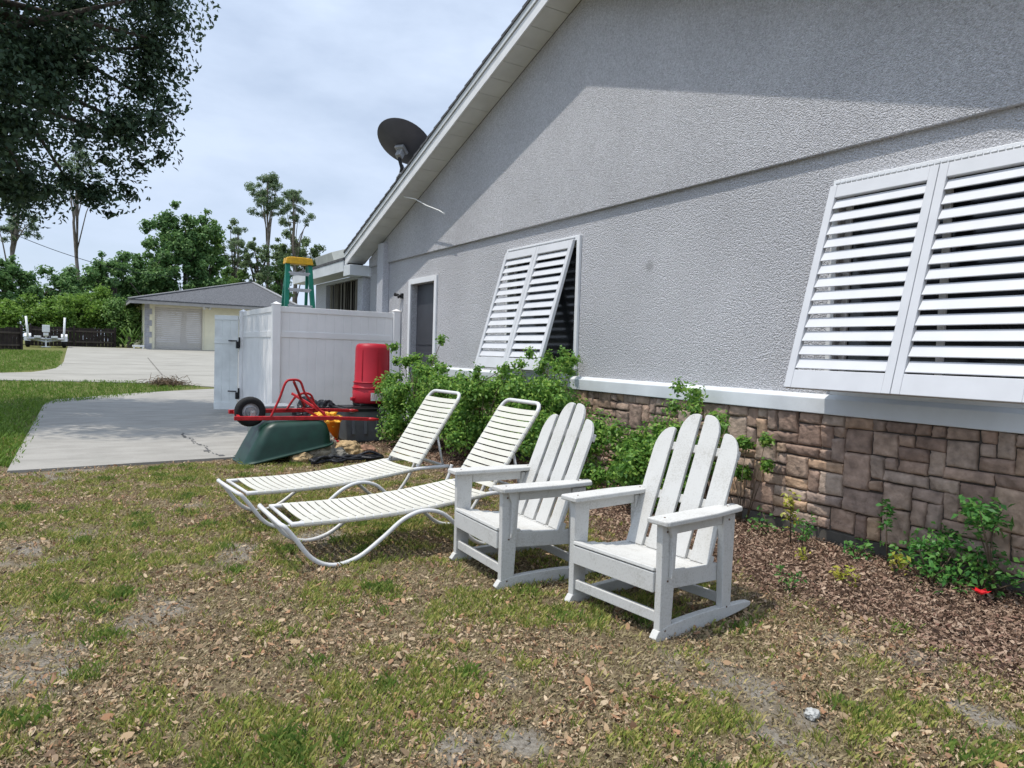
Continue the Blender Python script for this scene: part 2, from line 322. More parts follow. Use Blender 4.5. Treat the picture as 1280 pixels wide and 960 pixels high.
def leaves(P, nrm, length, width, rng, droop=0.25):
    """one rhombic, slightly folded leaf (two triangles as one quad pair) per point"""
    n = len(P)
    nrm = nrm / (np.linalg.norm(nrm, axis=1, keepdims=True) + 1e-9)
    a = rng.normal(size=(n, 3)); a -= nrm * (a * nrm).sum(1, keepdims=True); a /= (np.linalg.norm(a, axis=1, keepdims=True) + 1e-9)
    b = np.cross(nrm, a)
    l = (length * rng.uniform(0.65, 1.3, n))[:, None]; w = (width * rng.uniform(0.7, 1.25, n))[:, None]
    V = np.empty((n, 4, 3)); fold = nrm * (w * droop)
    V[:, 0] = P - a * l * .5; V[:, 1] = P + b * w * .5 + fold; V[:, 2] = P + a * l * .5 - nrm * l * .08; V[:, 3] = P - b * w * .5 + fold
    F = np.arange(n * 4).reshape(n, 4)
    return V.reshape(-1, 3), F

def dead_leaves(P, nrm, length, width, rng):
    """curled six-cornered leaf per point"""
    n = len(P); nrm = nrm / (np.linalg.norm(nrm, axis=1, keepdims=True) + 1e-9)
    a = rng.normal(size=(n, 3)); a -= nrm * (a * nrm).sum(1, keepdims=True); a /= (np.linalg.norm(a, axis=1, keepdims=True) + 1e-9); b = np.cross(nrm, a)
    l = (length * rng.uniform(.7, 1.3, n))[:, None]; w = l * rng.uniform(.22, .55, n)[:, None]; k = rng.normal(size=n)[:, None] * .16 * l
    V = np.empty((n, 6, 3))
    V[:, 0] = P - a * l * .5 + nrm * k; V[:, 1] = P - a * l * .18 + b * w * .5 + nrm * np.abs(k) * .5; V[:, 2] = P + a * l * .2 + b * w * .42; V[:, 3] = P + a * l * .5 + nrm * k * .8
    V[:, 4] = P + a * l * .15 - b * w * .46; V[:, 5] = P - a * l * .22 - b * w * .45 + nrm * np.abs(k) * .6
    return V.reshape(-1, 3), np.arange(n * 6).reshape(n, 6)

def cloud(clumps, n, rng, flat=0.85, edge=0.55):
    """points in and near the surface of many small clumps, outward normals"""
    C = np.array([c[:3] for c in clumps]); r = np.array([c[3] for c in clumps]); w = r ** 2.2; w /= w.sum()
    i = rng.choice(len(C), n, p=w)
    d = rng.normal(size=(n, 3)); d /= np.linalg.norm(d, axis=1, keepdims=True)
    rad = np.minimum(np.abs(rng.normal(size=n)) * edge * 1.25, 1.15)
    P = C[i] + d * (r[i] * rad)[:, None] * np.array([1, 1, flat])
    N = d + rng.normal(size=(n, 3)) * 0.7 + np.array([0, 0, 0.55])
    return P, N

def crown_clumps(c, rad, k, rng, cr, hollow=0.35, low=-1.0, jit=0.15):
    out = []
    while len(out) < k:
        d = rng.normal(size=3); d /= np.linalg.norm(d)
        if d[2] < low: continue
        t = hollow + (1 - hollow) * rng.uniform() ** 0.6
        p = np.array(c) + d * np.array(rad) * t * (1 + rng.normal() * jit)
        out.append((*p, cr * rng.uniform(0.55, 1.35)))
    return out

def limb_mb(base, top, clumps, r0, rng, nl=10, curve=0.4):
    mb = MB(); base = Vector(base); top = Vector(top)
    pts = [base.lerp(top, t) + Vector((rng.normal() * curve * .25, rng.normal() * curve * .25, 0)) * (t * (1 - t) * 4) for t in np.linspace(0, 1, 7)]
    mb.tube(pts, [r0 * (1 - 0.75 * t) * (1.25 if t == 0 else 1) for t in np.linspace(0, 1, 7)], 9)
    for i in rng.choice(len(clumps), min(nl, len(clumps)), replace=False):
        e = Vector(clumps[i][:3]); t = float(rng.uniform(.45, .95)); s0 = base.lerp(top, t)
        mid = s0.lerp(e, .5) + Vector((0, 0, (e - s0).length * .12))
        mb.tube([s0, mid, e], [r0 * .35 * (1 - .5 * t), r0 * .2, r0 * .06], 6)
    return mb

# smooth value noise for ground zones
_rng0 = np.random.default_rng(7); _LAT = _rng0.uniform(0, 1, (256, 256))
def vnoise(x, y):
    xi = np.floor(x).astype(int); yi = np.floor(y).astype(int); fx = x - xi; fy = y - yi
    fx = fx * fx * (3 - 2 * fx); fy = fy * fy * (3 - 2 * fy)
    a = _LAT[xi % 256, yi % 256]; b = _LAT[(xi + 1) % 256, yi % 256]; c = _LAT[xi % 256, (yi + 1) % 256]; d = _LAT[(xi + 1) % 256, (yi + 1) % 256]
    return a * (1 - fx) * (1 - fy) + b * fx * (1 - fy) + c * (1 - fx) * fy + d * fx * fy
def fbm(x, y, o=4):
    s = 0; a = .5; t = 0
    for i in range(o): s = s + a * vnoise(x * 2 ** i + 17.3 * i, y * 2 ** i + 5.1 * i); t += a; a *= .5
    return s / t

def tz(y):
    t = np.clip((np.asarray(y, float) - 19) / 24, 0, 1)
    return 1.02 * (t * t * (3 - 2 * t) * .35 + .65 * t)
def near_h(x, y):
    """small bumps of the yard close to the camera, dying out by the patio"""
    fade = np.clip((9.0 - y) / 2.0, 0, 1) * np.clip((x + 6) / 2, 0, 1)
    return (fbm(x * 1.3 + 40, y * 1.3 + 40, 4) - .5) * 0.05 * fade
def gz(x, y): return tz(y) + near_h(np.asarray(x, float), np.asarray(y, float))

WALL = 4.836
SAND = [(-0.28, 3.62, .42), (-0.1, 3.44, .28), (0.31, 3.83, .28), (-0.13, 8.3, .5), (-0.25, 5.33, .35), (2.34, 1.95, .30), (1.10, 2.05, .12), (1.28, 2.01, .12), (3.26, 1.70, .30),
        (3.21, 2.0, .16), (0.9, 4.79, .22), (1.5, 2.4, .10), (2.13, 1.55, .18), (2.97, 1.3, .22), (-0.04, 5.66, .3), (0.81, 6.4, .25), (1.5, 4.9, .25)]
def zones(x, y):
    """returns sand, grass, mulch amounts 0..1"""
    x = np.asarray(x, float); y = np.asarray(y, float)
    wob = (fbm(x * 1.7, y * 1.7, 4) - .5)
    e = 3.22 + wob * .9
    mulch = np.clip((x - e) / .62, 0, 1) * np.clip((9.9 - y) / .5, 0, 1)
    sand = np.zeros_like(x)
    det = fbm(x * 7 + 3, y * 7 + 9, 4) - .5
    for (sx, sy, sr) in SAND:
        d = np.hypot((x - sx), (y - sy) * .75) / (sr * .80)
        sand = np.maximum(sand, np.clip(1.05 - d + det * 2.8, 0, 1) * .85)
    sand *= (1 - mulch * .6)
    g = .5 + (fbm(x * 1.6 + 11, y * 1.6 + 23, 3) - .5) * .75 + (fbm(x * 5.5 + 71, y * 5.5 + 3, 4) - .5) * 1.15
    bias = .10 * np.exp(-((x - 1.9) ** 2 / .8 + (y - 4.6) ** 2 / 1.0)) + .06 * np.exp(-((x - .6) ** 2 + (y - 7.2) ** 2) / 2.0) + .04 * np.exp(-((x - 2.9) ** 2 + (y - 3.0) ** 2) / .4)
    grass = np.clip((g + bias - .495) / .26, 0, 1) * (1 - sand * .9) * (1 - mulch * .95)
    far = np.clip((y - 9.5) / 3, 0, 1)
    grass = np.maximum(grass, far)
    return sand * (1 - far), grass, mulch

# ------------------------------------------------------------------ ground sheet
def axis(lo, hi, step, far_lo, far_hi):
    a = list(np.arange(lo, hi + 1e-6, step)); s = step; x = lo
    while x > far_lo: s *= 1.35; x -= s; a.insert(0, x)
    s = step; x = hi
    while x < far_hi: s *= 1.35; x += s; a.append(x)
    return np.array(a)
gx = axis(-2.5, 5.2, .055, -500, 500); gy = axis(0.6, 10.5, .055, -200, 18)
gy = np.concatenate([gy[gy < 18], np.arange(18, 48, 1.0), [52, 60, 75, 100, 150, 250, 400, 700, 1100]])
GX, GY = np.meshgrid(gx, gy, indexing='ij'); GZ = gz(GX, GY)
V = np.stack([GX, GY, GZ], -1).reshape(-1, 3); nx, ny = GX.shape
ii, jj = np.meshgrid(np.arange(nx - 1), np.arange(ny - 1), indexing='ij'); q = (ii * ny + jj).ravel()
F = np.stack([q, q + ny, q + ny + 1, q + 1], -1)
def ground_mat():
    M = bpy.data.materials.new('yard_soil'); M.use_nodes = True
    t = M.node_tree; N = t.nodes; L = t.links; b = N['Principled BSDF']; b.inputs['Roughness'].default_value = 0.95; b.inputs['Specular IOR Level'].default_value = 0.1
    at = N.new('ShaderNodeAttribute'); at.attribute_name = 'zones'
    sp = N.new('ShaderNodeSeparateColor'); L.new(at.outputs['Color'], sp.inputs['Color'])
    tcn = N.new('ShaderNodeTexCoord')
    def noise(s, d=5, ro=.6):
        n = N.new('ShaderNodeTexNoise'); n.inputs['Scale'].default_value = s; n.inputs['Detail'].default_value = d; n.inputs['Roughness'].default_value = ro
        L.new(tcn.outputs['Object'], n.inputs['Vector']); return n
    def ramp(n, cs):
        rp = N.new('ShaderNodeValToRGB'); e = rp.color_ramp.elements
        e[0].position = .3; e[0].color = (*cs[0], 1); e[1].position = .7; e[1].color = (*cs[-1], 1)
        if len(cs) == 3: k = e.new(.5); k.color = (*cs[1], 1)
        L.new(n.outputs['Fac'], rp.inputs['Fac']); return rp.outputs['Color']
    n1 = noise(38, 6, .7); n2 = noise(26, 6, .7); n3 = noise(60, 5, .7); n4 = noise(34, 5, .7)
    soil = ramp(n1, [(0.05, 0.036, 0.022), (0.15, 0.115, 0.07), (0.31, 0.25, 0.165)])
    sand = ramp(n3, [(0.11, 0.10, 0.085), (0.24, 0.22, 0.19), (0.36, 0.34, 0.30)])
    green = ramp(n2, [(0.055, 0.06, 0.022), (0.13, 0.14, 0.045), (0.24, 0.22, 0.10)])
    mul = ramp(n4, [(0.03, 0.02, 0.014), (0.075, 0.047, 0.034), (0.15, 0.10, 0.075)])
    def mixc(f, A, B):
        x = N.new('ShaderNodeMix'); x.data_type = 'RGBA'; L.new(f, x.inputs['Factor']); L.new(A, x.inputs['A']); L.new(B, x.inputs['B']); return x.outputs['Result']
    c = mixc(sp.outputs['Green'], soil, green); c = mixc(sp.outputs['Blue'], c, mul); c = mixc(sp.outputs['Red'], c, sand)
    L.new(c, b.inputs['Base Color'])
    bp = N.new('ShaderNodeBump'); bp.inputs['Strength'].default_value = 0.8; bp.inputs['Distance'].default_value = 0.02
    L.new(n1.outputs['Fac'], bp.inputs['Height']); L.new(bp.outputs['Normal'], b.inputs['Normal'])
    return M
ground = mesh_np('ground', V, F, ground_mat(), smooth=True); tag(ground, kind='structure')
zs_, zg_, zm_ = zones(V[:, 0], V[:, 1])
at = ground.data.color_attributes.new('zones', 'FLOAT_COLOR', 'POINT')
at.data.foreach_set('color', np.stack([zs_, np.where(V[:, 1] < 11, zg_ * .45, zg_), zm_, np.ones(len(V))], -1).astype(np.float32).ravel())

def slab(name, rows, material, zoff, depth=0.12, sub=14):
    """draped slab from rows (y, x_left, x_right) with a real edge"""
    V = []; F = []; k = sub + 1
    for (y, a, b) in rows:
        for i in range(k):
            x = a + (b - a) * i / sub; V.append((x, y, float(gz(x, y)) + zoff))
    n = len(rows)
    for r in range(n - 1):
        for i in range(sub): F.append((r * k + i, r * k + i + 1, (r + 1) * k + i + 1, (r + 1) * k + i))
    ring = [i for i in range(k)] + [r * k + sub for r in range(1, n)] + [(n - 1) * k + i for i in range(sub - 1, -1, -1)] + [r * k for r in range(n - 2, 0, -1)]
    o = len(V); V += [(V[i][0], V[i][1], V[i][2] - depth) for i in ring]
    for i in range(len(ring)): F.append((ring[i], ring[(i + 1) % len(ring)], o + (i + 1) % len(ring), o + i))
    mb = MB(); mb.add(V, F); return tag(mb.build(name, material), kind='structure')
rows = [(8.56, -.612, -.55)] + [(8.56 + .05 * i, -.612, -.55 + 3.3 * (i / 6.)) for i in range(1, 7)] + [(y, -.612, 2.76) for y in np.arange(9.2, 17.2, .5)]
rows += [(17.4, -.60, 3.6), (18.0, -.53, 3.6), (18.43, -.45, 4.0), (18.9, -.1, 4.3), (19.4, .40, 4.6), (19.83, .86, 4.8), (20.3, 1.5, 4.8), (20.8, 2.3, 4.8), (21.3, 3.25, 4.8)]
slab('patio', rows, 'patio', 0.028)
rows = [(21.34, 3.9, 12), (22.0, 3.25, 12), (22.5, 2.7, 12), (23.0, 2.0, 12), (23.4, .41, 12), (23.8, -1.86, 12), (24.2, -6, 12), (24.7, -14, 12), (26.0, -14, 12), (26.1, -2.04, 12), (26.5, -1.26, 12), (27.2, -.95, 12), (28.1, -.67, 12), (30.2, -.53, 12)] + [(y, -.5, 12) for y in np.arange(31, 42.6, 1)] 
slab('driveway', rows, 'drive', 0.024)
# crack across the patio, stains
mb = MB(); rng = np.random.default_rng(3)
pts = [(1.42, 8.86), (1.36, 9.3), (1.40, 9.7), (1.30, 10.1), (1.33, 10.5), (1.27, 11.0), (1.29, 11.3)]
for (a, b) in zip(pts[:-1], pts[1:]):
    for t in np.linspace(0, 1, 5)[:-1]:
        x = a[0] + (b[0] - a[0]) * t + rng.normal() * .012; y = a[1] + (b[1] - a[1]) * t
        w = abs(rng.normal()) * .012 + .004
        mb.add([(x - w, y, .0325), (x + w, y, .0325), (x + w * .8, y + .10, .0325), (x - w * .8, y + .10, .0325)], [(0, 1, 2, 3)])
tag(mb.build('patio_crack', MT['groove']), kind='structure')
mb = MB()
for (x0, y0, x1, y1) in ((2.5, 34, 2.33, 25.8), (-.5, 30.2, 12, 30.2), (-2, 25.9, 12, 25.9)):
    n = 10
    for i in range(n):
        a = i / n; b = (i + 1) / n; xa, ya, xb, yb = x0 + (x1 - x0) * a, y0 + (y1 - y0) * a, x0 + (x1 - x0) * b, y0 + (y1 - y0) * b
        d = Vector((xb - xa, yb - ya, 0)).normalized(); nn = Vector((-d.y, d.x, 0)) * .022
        za, zb = float(tz(ya)) + .0285, float(tz(yb)) + .0285
        mb.add([(xa - nn.x, ya - nn.y, za), (xa + nn.x, ya + nn.y, za), (xb + nn.x, yb + nn.y, zb), (xb - nn.x, yb - nn.y, zb)], [(0, 1, 2, 3)])
tag(mb.build('driveway_joint', mat('joint', (0.16, 0.15, 0.13), .95, .3, 4)), kind='structure')

# ------------------------------------------------------------------ the house
HB = Vector((WALL, 6.5, 0))
house = empty('house', HB, 'grey stucco house with stone base, white louvred shutters and gabled roof', 'house')
RY = 6.48
def zsof(y): return 5.354 - .336 * (abs(y - RY) - (6.551 - RY)) if y > RY else 5.354 - .336 * ((RY - y) - (6.551 - RY))
WT = 0.2
# lower wall with openings (window, small window, door)
opens = [(1.80, 3.25, 1.20, 2.655), (6.50, 7.98, 1.20, 2.655), (10.28, 11.22, 0.30, 2.47)]
ys = sorted({-.1, 13.25} | {o[0] for o in opens} | {o[1] for o in opens}); zs2 = sorted({0.0, 2.94} | {o[2] for o in opens} | {o[3] for o in opens})
mb = MB()
for a, b in zip(ys[:-1], ys[1:]):
    for c, d in zip(zs2[:-1], zs2[1:]):
        if any(o[0] <= a and b <= o[1] and o[2] <= c and d <= o[3] for o in opens): continue
        mb.add([(WALL, a, c), (WALL, b, c), (WALL, b, d), (WALL, a, d)], [(0, 1, 2, 3)])
for (a, b, c, d) in opens:      # reveals
    x0, x1 = WALL, WALL + .14
    mb.add([(x0, a, c), (x1, a, c), (x1, a, d), (x0, a, d)], [(0, 1, 2, 3)]); mb.add([(x0, b, c), (x1, b, c), (x1, b, d), (x0, b, d)], [(0, 1, 2, 3)])
    mb.add([(x0, a, d), (x1, a, d), (x1, b, d), (x0, b, d)], [(0, 1, 2, 3)]); mb.add([(x0, a, c), (x1, a, c), (x1, b, c), (x0, b, c)], [(0, 1, 2, 3)])
mb.bb(WALL + .001, 12, 13.05, 13.248, 0, 2.95); mb.bb(WALL + .001, 12, -.098, .1, 0, 2.95)
mb.build('wall', 'stucco', house, HB)
mb = MB(); pf = .040
mb.prism([(-.1, 2.94), (13.25, 2.94), (13.25, zsof(13.25) - .004), (RY, zsof(RY) - .004), (-.1, zsof(-.1) - .004)], 0, WALL - pf, WALL + .15)
mb.build('gable_wall', 'stucco', house, HB, bevel=.008)
# roof
XE = 4.44
def plane_roof(y0, y1, zo0, zo1, x0, x1):
    n = 14; mbx = MB()
    return mbx
mb = MB(); TH = .10
ends = [(13.62, zsof(13.62)), (RY, zsof(RY)), (-.66, zsof(-.66))]
for (ya, za), (yb, zb) in ((ends[1], ends[0]), (ends[1], ends[2])):
    n = 30
    for i in range(n):                                     # shingle courses, each lapping the one below
        a, b = i / n, (i + 1) / n
        y0, z0, y1, z1 = ya + (yb - ya) * a, za + (zb - za) * a, ya + (yb - ya) * b, za + (zb - za) * b
        lift = .018
        P = [(x, y, z) for x in (XE - .035, 13.5) for (y, z) in ((y0, z0 + .262), (y1, z1 + .262 + lift), (y1, z1 + .236), (y0, z0 + .236))]
        mb.add(P, [(0, 1, 2, 3), (4, 7, 6, 5), (0, 4, 5, 1), (1, 5, 6, 2), (2, 6, 7, 3), (3, 7, 4, 0)])
roof = mb.build('roof', 'shingle', house, HB)
def rake(x0, x1, lo, hi):
    mbx = MB()
    for (ya, za), (yb, zb) in ((ends[1], ends[0]), (ends[1], ends[2])):
        P = [(x, y, z + o) for x in (x0, x1) for (y, z, o) in ((ya, za, lo), (yb, zb, lo), (yb, zb, hi), (ya, za, hi))]
        mbx.add(P, [(0, 1, 2, 3), (4, 7, 6, 5), (0, 4, 5, 1), (1, 5, 6, 2), (2, 6, 7, 3), (3, 7, 4, 0)])
    return mbx
rake(XE, XE + .02, 0.0, .145).build('fascia', 'white', house, HB)
rake(XE - .018, XE + .02, .155, .234).build('drip_board', 'trim', house, HB)
mb = MB(); step = .305                                  # soffit boards, with narrow gaps
for sgn in (1, -1):
    L = 7.1; k = int(L / step)
    for i in range(k):
        y0 = RY + sgn * (i * step + .004); y1 = RY + sgn * ((i + 1) * step - .004)
        z0, z1 = zsof(y0), zsof(y1)
        P = [(x, y, z) for x in (XE + .021, WALL - pf - .001) for (y, z) in ((y0, z0), (y1, z1), (y1, z1 + .015), (y0, z0 + .015))]
        mb.add(P, [(0, 1, 2, 3), (4, 7, 6, 5), (0, 4, 5, 1), (1, 5, 6, 2), (2, 6, 7, 3), (3, 7, 4, 0)])
mb.build('soffit', 'soffit', house, HB)
rake(XE + .021, WALL - pf - .002, .02, .15).build('soffit_backing', 'groove', house, HB)
mb = MB(); mb.bb(XE - .016, WALL + .06, 13.27, 13.66, zsof(13.3) - .32, zsof(13.6) - .012); mb.bb(WALL - .03, WALL + .2, 13.24, 13.63, zsof(13.3) - .33, zsof(13.62) - .006); mb.build('eave_return', 'trim', house, HB, bevel=.006)
# pipe chase and corner pilaster
mb = MB(); mb.bb(WALL - .13, WALL, 12.27, 12.56, 0, 3.30); mb.build('pipe_chase', 'stucco_smooth', house, HB, bevel=.01)
mb = MB(); mb.bb(WALL - .12, WALL + .06, 13.36, 13.66, 0, zsof(13.3) - .325); mb.build('corner_pilaster', 'stucco_smooth', house, HB, bevel=.01)
# sill course and stone base
mb = MB(); mb.prism([(WALL - .075, .968), (WALL - .001, .968), (WALL - .001, 1.115), (WALL - .03, 1.115), (WALL - .075, 1.085)], 1, -.1, 10.2); mb.build('sill_course', 'trim', house, HB, bevel=.006)
mb = MB(); mb.bb(WALL - .02, WALL - .001, -.1, 10.2, .10, .966); mb.build('mortar_bed', 'mortar', house, HB)
mb = MB(); mb.bb(WALL - .03, WALL - .0015, -.1, 10.2, -.2, .098); mb.build('footing', 'footing', house, HB, bevel=.01)
def stones():
    rng = np.random.default_rng(21); cw, ch = .100, .0868; nc = int(7.6 / cw); nr = 10
    occ = np.zeros((nc, nr), bool); mbs = MB(); y0 = 1.3
    shapes = [(2, 2), (2, 1), (1, 1), (3, 2), (2, 3), (1, 2), (3, 1), (2, 2), (2, 1), (2, 1), (3, 1), (1, 1), (1, 2)]
    for r in range(nr):
        for c in range(nc):
            if occ[c, r]: continue
            for t in range(8):
                w, h = shapes[rng.integers(len(shapes))]
                if t == 7: w, h = 1, 1
                if c + w <= nc and r + h <= nr and not occ[c:c + w, r:r + h].any(): break
            occ[c:c + w, r:r + h] = True
            ya, yb = y0 + c * cw + .003, y0 + (c + w) * cw - .003; za, zb = .10 + r * ch + .0025, .10 + (r + h) * ch - .0025
            nu, nv = 4 * w + 3, 4 * h + 3
            jit = rng.normal(size=(nu, nv)) * .0045; base = rng.uniform(.008, .028); tilt = rng.normal(size=2) * .012
            cj = rng.normal(size=(4, 2)) * .005
            V = []; 
            for i in range(nu):
                for j in range(nv):
                    u, v = .5 - .5 * math.cos(math.pi * i / (nu - 1)), .5 - .5 * math.cos(math.pi * j / (nv - 1))
                    e = min(u, 1 - u) * (yb - ya), min(v, 1 - v) * (zb - za); ed = min(e)
                    dep = base * (1 - math.exp(-ed / .004)) + (jit[i, j] + tilt[0] * (u - .5) + tilt[1] * (v - .5)) * (1 if ed > .001 else 0) + (0 if ed > .001 else -.012)
                    dy = (cj[0, 0] * (1 - u) * (1 - v) + cj[1, 0] * u * (1 - v) + cj[2, 0] * u * v + cj[3, 0] * (1 - u) * v); dz = (cj[0, 1] * (1 - u) * (1 - v) + cj[1, 1] * u * (1 - v) + cj[2, 1] * u * v + cj[3, 1] * (1 - u) * v)
                    V.append((WALL - .028 - dep, ya + (yb - ya) * u + dy, za + (zb - za) * v + dz))
            F = [(i * nv + j, (i + 1) * nv + j, (i + 1) * nv + j + 1, i * nv + j + 1) for i in range(nu - 1) for j in range(nv - 1)]
            mbs.add(V, F)
    return mbs
st = stones().build('stone_base', 'stone', house, HB)
st.data.polygons.foreach_set('use_smooth', [True] * len(st.data.polygons))
# windows
def window(y0, y1, z0, z1, mull):
    mb = MB(); t = .05; x0, x1 = WALL + .05, WALL + .10
    mb.bb(x0, x1, y0, y0 + t, z0, z1); mb.bb(x0, x1, y1 - t, y1, z0, z1); mb.bb(x0, x1, y0 + t, y1 - t, z0, z0 + t); mb.bb(x0, x1, y0 + t, y1 - t, z1 - t, z1)
    for yy in mull: mb.bb(x0 + .004, x1 - .004, yy - .025, yy + .025, z0 + t, z1 - t)
    w = mb.build('window', 'white', house, HB, bevel=.004)
    mb = MB(); mb.bb(WALL + .072, WALL + .080, y0 + .01, y1 - .01, z0 + .01, z1 - .01); mb.build('pane', 'glass_dark', w, HB)
    mb = MB(); c = .055
    mb.bb(WALL - .035, WALL - .001, y0 - c, y0, z0 - .02, z1 + .06); mb.bb(WALL - .035, WALL - .001, y1, y1 + c, z0 - .02, z1 + .06); mb.bb(WALL - .035, WALL - .001, y0, y1, z1 + .003, z1 + .06)
    mb.bb(WALL - .030, WALL - .001, y0, y1, z0 - .085, z0 - .002)
    mb.build('casing', 'white', w, HB, bevel=.004)
window(1.80, 3.25, 1.20, 2.655, [2.52]); window(6.50, 7.98, 1.20, 2.655, [])
# hinged louvred shutters: top edge on the wall, foot propped out
def shutter(y0, y1, npan):
    top = Vector((WALL - .045, 0, 2.665)); bot = Vector((WALL - .475, 0, 1.165)); d = (bot - top); L = d.length; d.normalize()
    nrm = Vector((d.z, 0, -d.x)) * -1
    if nrm.x > 0: nrm = -nrm                                 # facing the yard
    def P(s, y, o=0): return top + d * s + nrm * o + Vector((0, y, 0))
    Mx = Matrix((d, Vector((0, 1, 0)), nrm)).transposed()
    def bx(mb, s0, s1, ya, yb, o0, o1): mb.box(P((s0 + s1) / 2, (ya + yb) / 2, (o0 + o1) / 2), (s1 - s0, yb - ya, o1 - o0), Mx)
    mb = MB(); W_ = (y1 - y0) / npan
    for k in range(npan):
        a, b = y0 + k * W_ + .002, y0 + (k + 1) * W_ - .002; s = .058
        bx(mb, 0, L, a, a + s, -.02, .02); bx(mb, 0, L, b - s, b, -.02, .02)
        bx(mb, 0, .10, a + s, b - s, -.018, .018); bx(mb, L - .135, L, a + s, b - s, -.018, .018)
    sh = mb.build('shutter', 'shutter', house, HB, bevel=.004)
    for k in range(npan):
        a, b = y0 + k * W_ + .06, y0 + (k + 1) * W_ - .06
        mb = MB(); n = 13; pitch = (L - .235) / n
        ax = (d * math.cos(R(20)) + nrm * math.sin(R(20)))  # blade across its width
        bn = Vector((0, 1, 0)).cross(ax)
        MM = Matrix((ax, Vector((0, 1, 0)), ax.cross(Vector((0, 1, 0))))).transposed()
        for i in range(n):
            c = P(.10 + pitch * (i + .5), (a + b) / 2, .0); mb.box(c, (.086, b - a - .004, .009), MM)
        mb.build('louver_panel', 'shutter', sh, HB, bevel=.003)
    mb = MB()                                               # piano hinge, knuckle by knuckle
    yy = y0
    while yy < y1 - .04:
        mb.tube([(WALL - .030, yy, 2.685), (WALL - .030, yy + .032, 2.685)], .013, 8); yy += .042
    mb.build('hinge', 'galv', sh, HB)
    for yy in (y0 + .10, y1 - .10): mb = MB(); mb.tube([(WALL + .02, yy, 1.24), (WALL - .44, yy, 1.21)], .011, 8); mb.build('stay_arm', 'galv', sh, HB)
shutter(1.735, 3.312, 2); shutter(6.528, 8.022, 2)
# side door
mb = MB(); c = .085
mb.bb(WALL - .03, WALL - .001, 10.28 - c, 10.28, .2, 2.56); mb.bb(WALL - .03, WALL - .001, 11.22, 11.22 + c, .2, 2.56); mb.bb(WALL - .03, WALL - .001, 10.28, 11.22, 2.472, 2.56)
mb.bb(WALL - .02, WALL + .14, 10.28, 11.22, .2, .30)
fr = mb.build('door', 'white', house, HB, bevel=.004)
mb = MB(); mb.bb(WALL + .10, WALL + .14, 10.283, 11.217, .303, 2.468)
mb.bb(WALL + .09, WALL + .10, 10.36, 11.13, 1.45, 2.36); mb.bb(WALL + .09, WALL + .10, 10.36, 11.13, .42, 1.33); mb.build('door_leaf', 'dark_door', fr, HB, bevel=.004)
mb = MB(); mb.tube([(WALL + .09, 10.38, 1.28), (WALL + .03, 10.38, 1.28), (WALL + .03, 10.50, 1.28)], .012, 8); mb.build('handle', 'galv', fr, HB)
# rear wing: wall, blinds, roof
mb = MB(); mb.bb(WALL + .06, WALL + .26, 13.66, 13.96, 0, 2.87); mb.bb(WALL + .06, WALL + .26, 16.36, 17.2, 0, 2.87); mb.bb(WALL + .06, WALL + .26, 13.96, 16.36, 2.80, 2.87); mb.bb(WALL + .06, WALL + .26, 13.96, 16.36, 0, .45)
mb.build('wing_wall', 'stucco_smooth', house, HB)
mb = MB(); mb.bb(WALL + .19, WALL + .20, 13.96, 16.36, .45, 2.80); wp = mb.build('wing_window', 'glass_dark', house, HB)
mb = MB(); rng = np.random.default_rng(5); y = 14.0
while y < 16.25:
    w = rng.uniform(.06, .12); mb.box((WALL + .13 + rng.normal() * .01, y + w / 2, 1.625), (.008, w, 2.34), Matrix.Rotation(rng.normal() * .5, 3, 'Z')); y += w + rng.choice([.006, .012, .035])
mb.build('vertical_blind', 'blind', wp, HB)
mb = MB(); sl = .333
P = []
for (x, z) in ((XE - .03, 3.085), (9.6, 3.085 + sl * (9.6 - XE))): P += [(x, 13.64, z), (x, 17.6 if x < 5 else 15.0, z), (x, 17.6 if x < 5 else 15.0, z + .05), (x, 13.64, z + .05)]
mb.add(P, [(0, 1, 2, 3), (4, 7, 6, 5), (0, 4, 5, 1), (1, 5, 6, 2), (2, 6, 7, 3), (3, 7, 4, 0)])
mb.build('wing_roof', 'shingle', house, HB)
mb = MB(); mb.bb(XE - .02, XE + .02, 13.665, 17.55, 2.87, 3.08); mb.build('wing_fascia', 'trim', house, HB)
mb = MB(); mb.bb(XE + .022, WALL + .058, 13.665, 17.53, 2.875, 2.895); mb.build('wing_soffit', 'soffit', house, HB)
mb = MB(); P = [(x, y, 3.085 + .05 + sl * (x - XE) + h) for x in (4.62, 5.3) for (y, h) in ((14.9, .0), (16.2, .0), (16.4, .22), (15.1, .22))]
mb.add(P, [(0, 1, 2, 3), (4, 7, 6, 5), (0, 4, 5, 1), (1, 5, 6, 2), (2, 6, 7, 3), (3, 7, 4, 0)]); mb.build('roof_vent', mat('grey_green_vent', (.30, .32, .30), .6, .15, 5), house, HB, bevel=.01)

# small black fixture beside the door
fx = empty('wall_light', (WALL, 11.62, 2.30), 'small black light fixture on the grey wall beside the side door', 'light')
mb = MB(); mb.box((-.015, 0, 0), (.03, .09, .09)); mb.build('back_plate', 'black', fx, bevel=.004)
mb = MB(); mb.tube([(-.03, 0, 0), (-.09, .01, -.02)], [.02, .03], 10); mb.tube([(-.03, .05, .01), (-.10, .12, .03)], [.015, .035], 10); mb.build('lamp_head', 'black', fx, smooth=True)
# loose white cable under the soffit
mb = MB(); pts = [(4.46, 11.25, zsof(11.25) + .05), (4.50, 11.15, 3.98), (4.53, 10.9, 3.86), (4.57, 10.55, 3.77), (4.60, 10.2, 3.62), (4.62, 9.75, 3.47), (4.63, 9.6, 3.40)]
tag(mb.tube(pts, .009, 7).build('cable', 'cable', origin=(4.5, 11, 3.9), smooth=True), 'loose white cable dangling under the roof edge below the satellite dish', 'cable')

